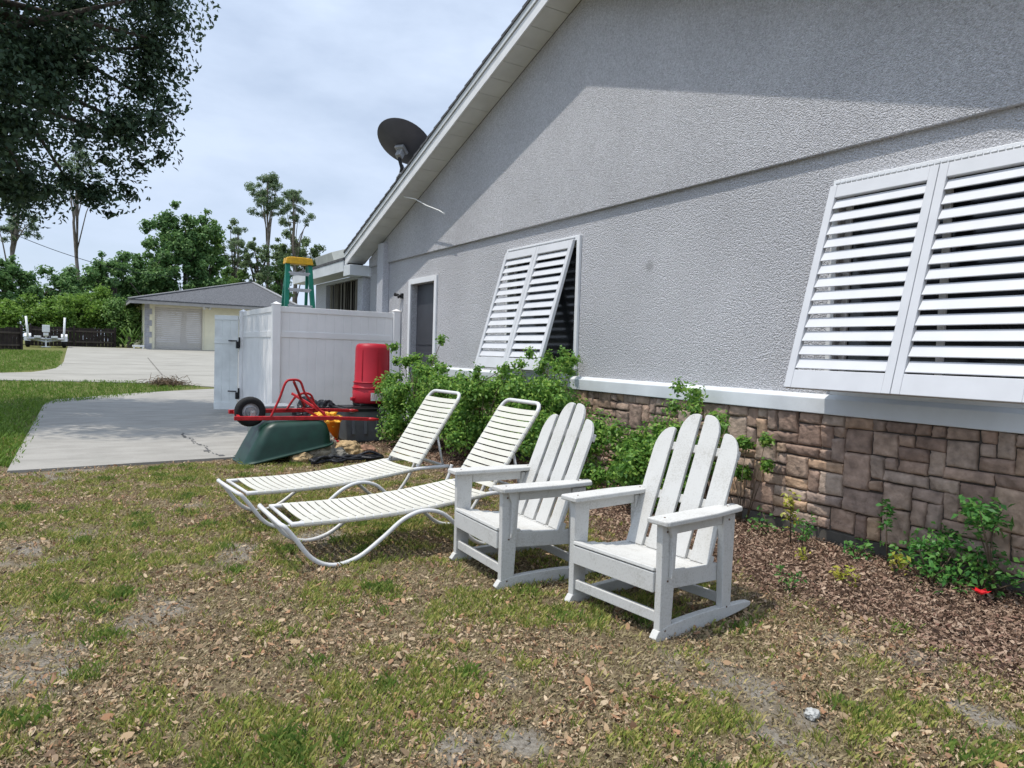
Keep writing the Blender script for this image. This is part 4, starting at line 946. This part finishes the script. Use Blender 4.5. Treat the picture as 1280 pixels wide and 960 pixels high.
cl = [(4.62 + rng.normal() * .05, 3.86 + rng.normal() * .08, .58 + rng.normal() * .14, .06) for _ in range(8)]
shrub('bush', (4.6, 3.86, 0), cl, 1500, .045, 'leaf_bush', 'thin green shrub on the stone base just beyond the back of the nearest rocking chair', 'bush', G, 5, 6, .005)

def sprig(loc, h, nl, material, label, seed, size=.045, tilt=(0, 0), spread=.07, cat='plant', stems=1, top_only=.45):
    rng = np.random.default_rng(seed); o = empty('young_plant', loc, label, cat, 'young plants along the stone base')
    mb = MB(); Ps = []; Ns = []
    for s in range(stems):
        e = Vector((tilt[0] + rng.normal() * spread * (stems > 1), tilt[1] + rng.normal() * spread * (stems > 1), h * rng.uniform(.8, 1.1)))
        mb.tube([(0, 0, -.02), e * .5 + Vector((rng.normal() * .01, rng.normal() * .01, 0)), e], [.006, .005, .002], 6)
        for k in range(nl // stems):
            t = rng.uniform(top_only, 1.02); c = np.array(e) * t; d = rng.normal(size=3) * np.array([1, 1, .5]); d /= np.linalg.norm(d)
            r = spread * rng.uniform(.2, 1.2); Ps.append(c + d * r); Ns.append(np.array([0, 0, 1.]) + rng.normal(size=3) * .6)
    mb.build('stem', 'stem', o, smooth=True)
    V, F = leaves(np.array(Ps), np.array(Ns), size, size * .55, rng); mesh_np('foliage', V, F, material, o)
    return o
sprig((4.50, 3.30, 0), .36, 70, 'leaf_yellow', 'thin upright plant with yellow green leaves beside the nearest rocking chair', 11, .045, (0, .02), .055)
sprig((4.40, 3.13, 0), .24, 50, 'leaf_fresh', 'small upright sprig with green leaves just in front of the thin yellow green plant', 12, .04, (.02, 0), .06)
sprig((4.58, 3.55, 0), .16, 80, 'leaf_fresh', 'low green tuft at the stones just behind the thin upright yellow green plant', 13, .04, (0, 0), .09, stems=3, top_only=.2)
sprig((4.60, 2.86, 0), .12, 70, 'leaf_fresh', 'small dark leafy tuft at the stone wall just before the tall thin sprig', 14, .04, (0, 0), .09, stems=3, top_only=.2)
sprig((4.60, 2.62, 0), .42, 60, 'leaf_fresh', 'tall thin sprig with a bluish green leafy top leaning on the stone wall', 15, .045, (.02, .04), .05, top_only=.6)
sprig((4.58, 2.50, 0), .27, 120, 'leaf_fresh', 'bare stemmed plant with a flat spread of green leaves on top', 16, .042, (0, -.10), .11, top_only=.85)
sprig((4.62, 2.32, 0), .30, 120, 'leaf_fresh', 'umbrella shaped young plant with a pale stem next to the dense green clump', 17, .042, (.02, -.02), .11, top_only=.85)
sprig((4.36, 2.42, 0), .20, 45, 'leaf_yellow', 'small yellow leaved sprig standing in the mulch in front of the umbrella shaped plant', 18, .04, (0, 0), .06)
sprig((4.00, 2.50, 0), .10, 50, 'leaf_yellow', 'low yellow tuft in the middle of the mulch bed', 19, .04, (0, 0), .07, stems=2, top_only=.2)
sprig((4.15, 2.95, 0), .11, 26, 'leaf_yellow', 'tiny yellowish seedling in the mulch behind the low yellow tuft', 20, .035, (0, 0), .05)
sprig((3.55, 2.60, 0), .14, 40, 'leaf_fresh', 'tiny green seedling in the mulch beside the nearest rocker', 21, .035, (0, 0), .06, stems=2, top_only=.2)
sprig((4.52, 2.30, 0), .22, 330, 'leaf_fresh', 'dense bright green clump of small leaves in front of the stone wall', 22, .047, (0, 0), .16, stems=8, top_only=.3)
sprig((4.62, 2.07, 0), .24, 300, 'leaf_fresh', 'second dense green clump, next to the red blossom', 23, .045, (0, -.02), .13, stems=6, top_only=.3)
sprig((4.60, 1.96, 0), .52, 260, 'leaf_fresh', 'taller leggy plant leaning in above the red blossom at the stone wall', 24, .05, (-.06, .13), .10, stems=4, top_only=.78)
fl = empty('flower', (4.42, 1.97, .05), 'single red blossom lying low beside the dense green clumps', 'flower')
mb = MB()
for k in range(6):
    a = k * math.pi / 3; d = Vector((math.cos(a), math.sin(a), 0)); s = Vector((-d.y, d.x, 0))
    mb.add([(0, 0, .0), tuple(d * .028 + s * .018 + Vector((0, 0, .018))), tuple(d * .05 + Vector((0, 0, .03))), tuple(d * .028 - s * .018 + Vector((0, 0, .018)))], [(0, 1, 2, 3)])
mb.build('petals', 'petal', fl)
mb = MB(); mb.tube([(0, 0, .0), (.05, -.01, -.03), (.12, .0, -.06)], .003, 6); mb.build('stem', 'stem', fl)

# ------------------------------------------------------------------ grass, litter and mulch of the yard
def scatter(n, x0, x1, y0, y1, rng, dens):
    out = []
    have = 0
    while have < n:
        y = y0 + (y1 - y0) * rng.uniform(0, 1, n) ** 1.7; x = rng.uniform(x0, x1, n)
        k = rng.uniform(0, 1, n) < dens(x, y); out.append(np.stack([x[k], y[k]], -1)); have += k.sum()
    return np.concatenate(out)[:n]
rng = np.random.default_rng(41)
def d_litter(x, y):
    s, g, m_ = zones(x, y); cl = fbm(x * 4 + 9, y * 4 + 31, 3)
    return np.clip(.25 + 1.6 * (cl - .35), .05, 1) * (1 - .7 * s) * (1 - .3 * g) * (y < 8.9) * (1 - m_) * (1 - .75 * np.clip((5.5 - 0) * 0, 0, 1))
P2 = scatter(160000, -1.4, 3.9, 1.0, 8.7, rng, d_litter)
P = np.column_stack([P2, gz(P2[:, 0], P2[:, 1]) + rng.uniform(.003, .022, len(P2))]); N = rng.normal(size=P.shape) * .7 + np.array([0, 0, 1.])
V, F = dead_leaves(P, N, rng.choice([.009, .014, .022, .040], len(P), p=[.52, .30, .12, .06]), .014, rng); tag(mesh_np('leaf_litter', V, F, 'litter'), 'dry brown fallen leaves strewn over the thin yard grass', 'leaf litter', kind='stuff')
def d_mulch(x, y):
    s, g, m_ = zones(x, y); return np.clip(m_, 0, 1) * (1 - .7 * s)
P2 = scatter(60000, 2.9, 4.80, .9, 9.8, rng, d_mulch)
P = np.column_stack([P2, gz(P2[:, 0], P2[:, 1]) + rng.uniform(.003, .028, len(P2))]); N = rng.normal(size=P.shape) * .5 + np.array([0, 0, 1.])
V, F = dead_leaves(P, N, rng.choice([.012, .021, .036], len(P), p=[.45, .38, .17]), .014, rng); tag(mesh_np('mulch', V, F, 'mulch'), 'reddish brown mulch of chips and leaves along the house wall', 'mulch', kind='stuff')
def blades(P2, h, w, rng, spread, nb, zoff=0.0):
    n = len(P2) * nb; B = np.repeat(P2, nb, 0) + rng.normal(size=(n, 2)) * spread
    z = gz(B[:, 0], B[:, 1]) + zoff; a = rng.uniform(0, 2 * np.pi, n); hh = h * rng.uniform(.4, 1.3, n); lean = rng.uniform(.15, .9, n) * hh
    ww = w * rng.uniform(.6, 1.3, n); dx, dy = np.cos(a), np.sin(a); sx, sy = -dy * ww / 2, dx * ww / 2
    V = np.empty((n, 4, 3))
    V[:, 0] = np.stack([B[:, 0] - sx, B[:, 1] - sy, z - .004], -1); V[:, 1] = np.stack([B[:, 0] + sx, B[:, 1] + sy, z - .004], -1)
    V[:, 2] = np.stack([B[:, 0] + dx * lean * .4 + sx * .7, B[:, 1] + dy * lean * .4 + sy * .7, z + hh * .65], -1)
    V[:, 3] = np.stack([B[:, 0] + dx * lean, B[:, 1] + dy * lean, z + hh * .95], -1)
    return V.reshape(-1, 3), np.arange(n * 4).reshape(n, 4)
def d_grass(x, y):
    s, g, m_ = zones(x, y); inpatio = (x > -.62) & (y > 8.5)
    return np.clip(g * .95 + .05, 0, 1) * (1 - s) * (~inpatio) * (1 - .97 * m_)
P2 = scatter(25000, -2.6, 3.9, .9, 11.5, rng, d_grass)
V, F = blades(P2, .034, .0032, rng, .013, 9); tag(mesh_np('grass', V, F, 'grass'), 'thin patchy yard grass, green and straw coloured', 'grass', kind='stuff')
def d_straw(x, y):
    s, g, m_ = zones(x, y); inpatio = (x > -.62) & (y > 8.5); return (.35 + .5 * fbm(x * 5, y * 5 + 60, 3)) * (1 - .8 * s) * (~inpatio) * (1 - .95 * m_)
P2 = scatter(34000, -2.6, 3.9, .9, 11.0, rng, d_straw)
V, F = blades(P2, .016, .0028, rng, .030, 7); V = V.reshape(-1, 4, 3); c = V[:, :1, :].copy(); V[:, 2:, :2] = c[:, :, :2] + (V[:, 2:, :2] - c[:, :, :2]) * 2.6
tag(mesh_np('dry_grass', V.reshape(-1, 3), F, 'straw'), 'pale dry straw of dead grass between the green tufts', 'dry grass', kind='stuff')
# separate brighter tufts
def d_tuft(x, y):
    s, g, m_ = zones(x, y); inpatio = (x > -.62) & (y > 8.5); return (.15 + g) * (~inpatio) * (1 - .9 * m_) * (1 - s)
P3 = scatter(170, -1.6, 3.8, 1.0, 9.5, rng, d_tuft); P2 = np.repeat(P3, rng.integers(4, 26, len(P3)), 0); P2 = P2 + rng.normal(size=P2.shape) * .038
V, F = blades(P2, .046, .0036, rng, .014, 7); tag(mesh_np('grass_tuft', V, F, 'tuft'), 'taller bright green grass tufts scattered over the thin yard', 'grass tufts', kind='stuff')
# far lawn: strip between patio and driveway, and the green patch by the boat trailer
def d_lawn(x, y):
    strip = (y > 9) & (y < 23.7) & (x < 2.9) & ~((x > -.62) & (y < 17.2)) & ~((x > -.62) & (y < 17.2 + np.clip((x + .62) * 1.35, 0, 4.3))) & ~((y > 23.0) & (x > 1.4)) & ~((y > 22.2) & (x > 2.5))
    patch = (y > 26.2) & (y < 37.5) & (x < -.62 - np.clip((28.1 - y) * .75, 0, 1.4)) 
    return (strip | patch).astype(float)
P2 = scatter(24000, -7, 3.0, 9.0, 38.0, rng, d_lawn)
V, F = blades(P2, .07, .013, rng, .05, 4); tag(mesh_np('lawn', V, F, 'lawn'), 'short green lawn on both sides of the concrete driveway', 'lawn', kind='stuff')

# brush pile by the driveway
bp = MB(); rng = np.random.default_rng(8)
for k in range(320):
    c = np.array([rng.normal() * .24, rng.normal() * .12, abs(rng.normal()) * .085 + .03]); d = rng.normal(size=3) * np.array([.08, .08, .05])
    bp.tube([c - d, c + np.array([0, 0, .03]), c + d], [.006, .008, .004], 4)
tag(bp.build('brush_pile', 'brush', origin=(0, 0, 0)), 'low heap of dry brown branches at the edge of the far driveway', 'brush pile').location = (2.15, 22.35, float(tz(22.35)))

# ------------------------------------------------------------------ detached garage
GZ0 = float(tz(42.5)); gb = Vector((5.5, 42, GZ0))
gar = empty('garage', gb, 'cream detached garage with a grey shingle hip roof and a greige roller door', 'garage')
mb = MB(); gy0 = 42.0; zt = 3.45 
mb.bb(2.93, 3.40, gy0, gy0 + .2, GZ0 - .1, zt); mb.bb(5.75, 10.3, gy0, gy0 + .2, GZ0 - .1, zt); mb.bb(3.40, 5.75, gy0, gy0 + .2, 3.30, zt); mb.bb(2.93, 3.13, gy0 + .2, 51, GZ0 - .1, zt); mb.bb(10.1, 10.3, gy0 + .2, 51, GZ0 - .1, zt)
mb.build('wall', 'cream', gar, gb)
mb = MB()
for i in range(8): w = .22 if i % 2 else .34; mb.bb(2.915, 2.93 + w, gy0 - .02, gy0 - .001, GZ0 + i * .305, GZ0 + i * .305 + .295)
mb.build('corner_stone', 'quoin', gar, gb)
mb = MB()
for i in range(22): z = GZ0 + i * .105; mb.box((4.575, gy0 + .11, z + .052), (2.36, .03, .098), Matrix.Rotation(R(7), 3, 'X'))
mb.build('roller_door', 'garage_door', gar, gb)
mb = MB(); mb.bb(3.30, 3.40, gy0 - .03, gy0 - .001, GZ0, 3.40); mb.bb(5.75, 5.85, gy0 - .03, gy0 - .001, GZ0, 3.40); mb.bb(3.40, 5.75, gy0 - .03, gy0 - .001, 3.302, 3.40); mb.build('door_frame', mat('pale_cream_trim', (.72, .68, .52), .7, .05, 4), gar, gb)
x0, x1, ya, yb = 2.15, 11.0, 41.1, 51.8; rx0, rx1, ry, rz = 8.95, 9.15, 46.3, 5.25; ze = 3.56
mb = MB(); mb.add([(x0, ya, ze), (x1, ya, ze), (x1, yb, ze), (x0, yb, ze), (rx0, ry - .3, rz), (rx1, ry - .3, rz), (x0, ya, ze - .06), (x1, ya, ze - .06), (x1, yb, ze - .06), (x0, yb, ze - .06)], [(0, 1, 5, 4), (1, 2, 5), (2, 3, 4, 5), (3, 0, 4), (0, 6, 7, 1), (1, 7, 8, 2), (2, 8, 9, 3), (3, 9, 6, 0), (6, 9, 8, 7)])
grf = mb.build('roof', 'shingle', gar, gb)
mb = MB()
for a, b in (((x0, ya, ze), (rx0, ry - .3, rz)), ((x1, ya, ze), (rx1, ry - .3, rz)), ((rx0, ry - .3, rz), (rx1, ry - .3, rz))): mb.bar(Vector(a) + Vector((0, 0, .03)), Vector(b) + Vector((0, 0, .03)), .22, .05)
mb.build('ridge_cap', mat('pale_ridge_shingle', (.27, .27, .27), .9, .25, 20), grf, gb)
mb = MB(); mb.bb(x0 + .02, x1 - .02, ya + .02, ya + .06, ze - .22, ze - .062); mb.bb(x0 + .02, x0 + .06, ya + .06, yb, ze - .22, ze - .062); mb.build('fascia', mat('grey_fascia', (.33, .32, .31), .6, .1, 5), gar, gb)
mb = MB(); mb.box((5.95, gy0 - .05, 3.36), (.10, .08, .08)); mb.tube([(5.88, gy0 - .09, 3.36), (5.80, gy0 - .2, 3.30)], [.05, .09], 10); mb.tube([(6.02, gy0 - .09, 3.36), (6.12, gy0 - .2, 3.30)], [.05, .09], 10); mb.build('floodlight', 'white', gar, gb)
sp = MB(); sp.box((0, 0, .16), (.55, .25, .09)); sp.box((-.2, 0, .06), (.06, .2, .12)); sp.box((.2, 0, .06), (.06, .2, .12))
tag(sp.build('bench', 'white', bevel=.01), 'small low white bench at the left corner of the cream garage', 'bench').location = (2.62, 41.7, float(tz(41.7)))

# ------------------------------------------------------------------ boat trailer and fences
tb0 = Vector((-1.38, 41.0, float(tz(41.0))))
tr = empty('boat_trailer', tb0, 'empty boat trailer with two tall white guide posts and white fenders', 'boat trailer')
mb = MB(); mb.tube([(-.9, 0, .38), (.9, 0, .38)], .05, 8); mb.tube([(-.55, -.3, .42), (-.1, 2.4, .45), (0, 4.2, .45)], .05, 8); mb.tube([(.55, -.3, .42), (.1, 2.4, .45), (0, 4.2, .45)], .05, 8); mb.tube([(-.75, -.32, .40), (.75, -.32, .40)], .05, 8); mb.tube([(-.7, -.3, .40), (0, -.28, .26), (.7, -.3, .40)], .045, 8); mb.build('frame', 'galv', tr)
for s in (-1, 1):
    mb = MB(); lean = -.05 if s < 0 else .02
    mb.tube([(s * .72, -.3, .42), (s * .74, -.3, .8), (s * .74 + lean * 1.2, -.3, 1.46)], .048, 10); mb.build('guide_post', 'white', tr, smooth=True)
    mb = MB(); mb.prism([(-.32, .30), (-.30, .52), (-.16, .66), (.16, .66), (.30, .52), (.32, .30), (.27, .30), (.24, .5), (-.24, .5), (-.27, .30)], 0, s * .74 - .13, s * .74 + .13); mb.build('fender', 'white', tr)
    mb = MB(); mb.lathe([(.10, -.09), (.22, -.1), (.28, -.07), (.29, 0), (.28, .07), (.22, .1), (.10, .09)], (s * .74, 0, .29), 20, Matrix.Rotation(R(90), 3, 'Y')); w_ = mb.build('wheel', 'rubber', tr, smooth=True)
    mb = MB(); mb.lathe([(.0001, -.05), (.12, -.04), (.12, .04), (.0001, .05)], (s * .74, 0, .29), 16, Matrix.Rotation(R(90), 3, 'Y')); mb.build('rim', 'galv', w_)
    mb = MB(); mb.box((s * .34, -.2, .50), (.26, .6, .10)); mb.build('bunk', 'white', tr, bevel=.01)
mb = MB(); mb.tube([(.0, -.3, .0), (.0, -.3, .75)], .035, 8); mb.box((0, -.32, .90), (.30, .30, .34)); mb.tube([(-.1, -.34, .62), (.1, -.34, .62)], .10, 12); mb.box((0, -.3, .02), (.4, .2, .04)); mb.build('winch_stand', 'white', tr, bevel=.02)
def brown_fence(name, p0, p1, h, label):
    p0 = Vector((p0[0], p0[1], float(tz(p0[1])))); p1 = Vector((p1[0], p1[1], float(tz(p1[1])))); o = empty(name, p0, label, 'fence'); d = p1 - p0; n = int(d.length / .16); ang = math.atan2(d.y, d.x); rng = np.random.default_rng(int(h * 100)); mb = MB(); Mz = Matrix.Rotation(ang, 3, 'Z')
    for i in range(n): q = d * ((i + .5) / n); hh = h * rng.uniform(.95, 1.03); mb.box(q + Vector((0, 0, hh / 2 - .03)), (.15, .02, hh), Mz)
    mb.build('board_panel', 'brown_fence', o)
    k = max(2, int(d.length / 2.4))
    for i in range(k + 1): mb = MB(); mb.box(d * (i / k) + Matrix.Rotation(ang, 3, 'Z') @ Vector((0, -.06, h / 2 + .03)), (.09, .09, h + .08), Mz); mb.build('post', 'brown_fence', o)
    for z in (h * .25, h * .8): mb = MB(); mb.box(d / 2 + Matrix.Rotation(ang, 3, 'Z') @ Vector((0, -.035, z)), (d.length, .04, .08), Mz); mb.build('rail', 'worn_rail', o)
brown_fence('board_fence', (-2.1, 42.6), (1.6, 43.2), 1.0, 'low dark brown board fence behind the boat trailer')
brown_fence('board_fence', (-6.0, 35.6), (-2.25, 38.3), 1.0, 'dark brown board fence on the lawn edge at the left of the boat trailer')

# ------------------------------------------------------------------ trees
def tree(name, base, clumps, n, leaf, material, label, seed, r0=.2, bark='bark', top=None, nl=12, ratio=.6, flat=.85, group=None, edge=.5):
    rng = np.random.default_rng(seed); o = empty(name, base, label, 'tree' if 'hedge' not in name else 'hedge bush', group); b = np.array(base)
    P, N = cloud(clumps, n, rng, flat, edge); P = P[P[:, 2] > b[2] + .05] ; N = N[:len(P)]
    V, F = leaves(P - b, N, leaf, leaf * ratio, rng); mesh_np('crown', V, F, material, o)
    C = [(c[0] - b[0], c[1] - b[1], c[2] - b[2], c[3]) for c in clumps]
    tp = Vector(top) - Vector(base) if top else Vector((0, 0, max(c[2] for c in C) * .85))
    limb_mb((0, 0, -.2), tp, C, r0, rng, nl).build('trunk', bark, o, smooth=True)
    return o
rng = np.random.default_rng(77)
# overhanging oak, trunk out of frame at the left
cl = crown_clumps((-2.5, 15.6, 7.6), (4.0, 3.9, 4.2), 165, rng, .72, .25, -.95, .05)
cl = [c for c in cl if not (c[0] > -.2 and c[2] < 4.4)]
cl += [(-1.05 + i * .28, 15.1 + rng.normal() * .25, 3.75 + rng.normal() * .18 + (.10 * i), .42) for i in range(6)]
cl += [(.15 + rng.normal() * .12, 15.0 + rng.normal() * .2, 3.95 + rng.normal() * .15, .26) for _ in range(4)] + [(.62 + .1 * rng.normal(), 15.0, 4.35 + .1 * rng.normal(), .16) for _ in range(3)] + [(.55 + .12 * rng.normal(), 15.1, 3.80 + .06 * rng.normal(), .14) for _ in range(3)]
cl += [(1.12 + rng.normal() * .24, 15.3 + rng.normal() * .5, 6.3 + rng.normal() * .75, .36) for _ in range(16)] + [(.9 + rng.normal() * .3, 15.3 + rng.normal() * .4, 5.1 + rng.normal() * .35, .34) for _ in range(9)]
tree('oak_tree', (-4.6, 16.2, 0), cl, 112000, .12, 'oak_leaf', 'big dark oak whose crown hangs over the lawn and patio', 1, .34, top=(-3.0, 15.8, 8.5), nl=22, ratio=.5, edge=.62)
GT = 'trees beyond the driveway'
TZ = 1.02
def broad(cx, Y, w, zt, zb, k, n, leaf, material, label, seed, cr=.5, low=-.75, name='broadleaf_tree', r0=.22):
    rng = np.random.default_rng(seed); c = (cx, Y, (zt + zb) / 2); cl = crown_clumps(c, (w / 2, w / 2.2, (zt - zb) / 2), int(k * 2.2), rng, cr * .62, .25, low, .13)
    return tree(name, (cx, Y, TZ - .05), cl, int(n * 1.6), leaf, material, label, seed, r0, group=GT)
broad(6.45, 56, 5.4, 11.4, 3.2, 60, 17000, .26, 'leaf_dark', 'tallest dark broadleaf tree rising behind the garage roof', 101, .75)
rng = np.random.default_rng(3)
broad(7.9, 57, 2.8, 10.9, 6.5, 22, 5000, .24, 'leaf_mid', 'lighter green upper tree beside the tallest dark broadleaf tree', 108, .55)
broad(2.0, 53, 4.2, 7.4, 1.6, 40, 10000, .24, 'leaf_dark', 'dark broadleaf tree left of the garage roof, lower than its neighbour', 102, .65)
broad(4.3, 54.5, 3.6, 8.2, 2.2, 36, 9000, .24, 'leaf_dark', 'dark leafy tree directly behind the left end of the garage roof', 109, .65)
broad(3.2, 59, 4.0, 6.6, 1.4, 30, 7000, .24, 'leaf_dark', 'dark low tree seen through the gap left of the tallest dark broadleaf tree', 112, .6)
broad(-.9, 52, 4.0, 5.8, 1.6, 36, 8000, .22, 'leaf_dark', 'low dark spreading tree behind the bright bushes and the boat trailer', 103, .6)
broad(-3.4, 47, 2.9, 6.4, 1.4, 34, 9000, .20, 'leaf_dark', 'dark tree at the edge of the yard left of the leaning pine trunk', 104, .55)
broad(16.9, 66, 4.2, 11.8, 7.4, 40, 9000, .22, 'leaf_pale', 'round pale green tree crown behind the step ladder', 105, .6)
broad(14.2, 60, 2.4, 8.6, 4.4, 18, 4000, .20, 'leaf_dark', 'small dark green tree between the pine trunks above the garage ridge', 110, .5)
broad(11.2, 64, 3.2, 11.8, 4.0, 26, 4200, .22, 'leaf_pale', 'thin pale tree with see-through branches right of the tallest dark tree', 106, .42)
broad(11.9, 58, 2.7, 10.6, 4.6, 24, 4000, .20, 'leaf_pale', 'slender pale tree with an airy crown just left of the tall pine', 107, .40)
broad(9.6, 59, 3.0, 8.0, 3.0, 26, 6000, .22, 'leaf_mid', 'bushy mid green tree behind the middle of the garage roof', 111, .5)
for (x, Y, w, zt, lab, sd, mm) in ((-1.5, 44.6, 2.7, 3.75, 'bright green bush behind the left guide post of the boat trailer', 201, 'leaf_hedge'), (.55, 45.6, 2.7, 4.3, 'bright green bush behind the brown fence, midway to the garage', 202, 'leaf_hedge'), (2.05, 44.6, 2.0, 3.4, 'mid green bush touching the left corner of the cream garage', 203, 'leaf_mid'), (-3.5, 44.0, 2.4, 3.2, 'yellowish green bush at the foot of the leaning pine trunk', 204, 'leaf_hedge'), (-.5, 46.6, 2.4, 4.0, 'darker green bush filling the gap between the two bright bushes', 205, 'leaf_mid')):
    rng = np.random.default_rng(sd); c = (x, Y, (zt + .7) / 2 + .2); cl = crown_clumps(c, (w / 2, w / 2.4, (zt - .8) / 2), 34, rng, .42, .3, -.9, .10)
    tree('hedge_bush', (x, Y, TZ - .05), cl, 8000, .17, mm, lab, sd, .06, nl=8, group='bushes along the back of the yard')
# palm-like shrub at the garage corner
pl = empty('palm_shrub', (2.3, 43.4, TZ), 'low fan palm shrub with spiky fronds at the garage corner', 'palm'); rng = np.random.default_rng(9); mb = MB()
for k in range(34):
    a = rng.uniform(0, 2 * math.pi); el = rng.uniform(.2, 1.3); L = rng.uniform(.6, 1.3); d = Vector((math.cos(a) * math.cos(el), math.sin(a) * math.cos(el), math.sin(el))); s = Vector((-math.sin(a), math.cos(a), 0)) * .06; c = Vector((rng.normal() * .3, rng.normal() * .3, rng.uniform(.0, .6)))
    mb.add([c, c + d * L * .6 + s, c + d * L + Vector((0, 0, -.15 * L)), c + d * L * .6 - s], [(0, 1, 2, 3)])
mb.build('frond', 'leaf_mid', pl); mb = MB(); mb.tube([(0, 0, -.1), (0, 0, .6)], [.12, .08], 8); mb.build('trunk', 'bark', pl)
def pine(base, top, clumps, n, label, seed, r0=.16, leaf=.22):
    rng = np.random.default_rng(seed); return tree('pine_tree', base, clumps, n, leaf, 'leaf_pine', label, seed, r0, 'pine_bark', top, nl=min(16, len(clumps)), ratio=.30, flat=.75, group=GT, edge=.75)
def pclumps(cx, Y, zt, zb, w, k, seed, cr=.5):
    rng = np.random.default_rng(seed); out = []
    for i in range(k):
        t = i / (k - 1); z = zb + (zt - zb) * t; a = rng.uniform(0, 2 * math.pi); r = w / 2 * rng.uniform(.1, 1.0) * math.sqrt(max(.06, 1 - (2 * t - .85) ** 2 / 1.4)); out.append((cx + r * math.cos(a), Y + r * math.sin(a), z + rng.normal() * .2, cr * rng.uniform(.6, 1.25)))
    return out
pine((13.1, 60, TZ), (13.0, 60, 15.2), pclumps(13.0, 60, 15.2, 12.1, 3.6, 60, 1, .30), 7500, 'tallest pine with a bare trunk above the garage roof', 301)
pine((15.75, 62, TZ), (15.65, 62, 14.6), pclumps(15.65, 62, 14.7, 11.6, 3.6, 46, 2, .28), 5200, 'second tall pine, with layered branches, right of the tallest pine', 302)
pine((11.2, 63, TZ), (11.3, 63, 11.0), pclumps(11.3, 63, 11.2, 8.2, 2.4, 26, 3, .26), 2400, 'thin lower pine left of the tallest pine', 303, .11)
pine((-3.75, 49, TZ), (-2.95, 49, 9.2), pclumps(-2.95, 49, 9.4, 7.0, 2.3, 34, 4, .24), 3200, 'leaning pine with a thin crown at the left edge, past the lawn', 304, .17, .20)
pine((-.12, 58, TZ), (-.18, 58, 13.8), pclumps(-.18, 58, 14.6, 11.6, 2.8, 32, 5, .30), 3400, 'straight bare pine trunk whose top hides behind the oak leaves', 305, .17)
# overhead wire far behind
mb = MB(); P = [(-6, 47, 8.4), (-3, 48.5, 7.1), (0, 50, 6.25), (3, 51.5, 5.8), (7, 53.5, 5.9)]; mb.tube(catmull(P, 6), .018, 5)
tag(mb.build('power_line', 'black', origin=(0, 50, 6.2)), 'thin black overhead wire crossing the sky at the left behind the pine trunks', 'power line')
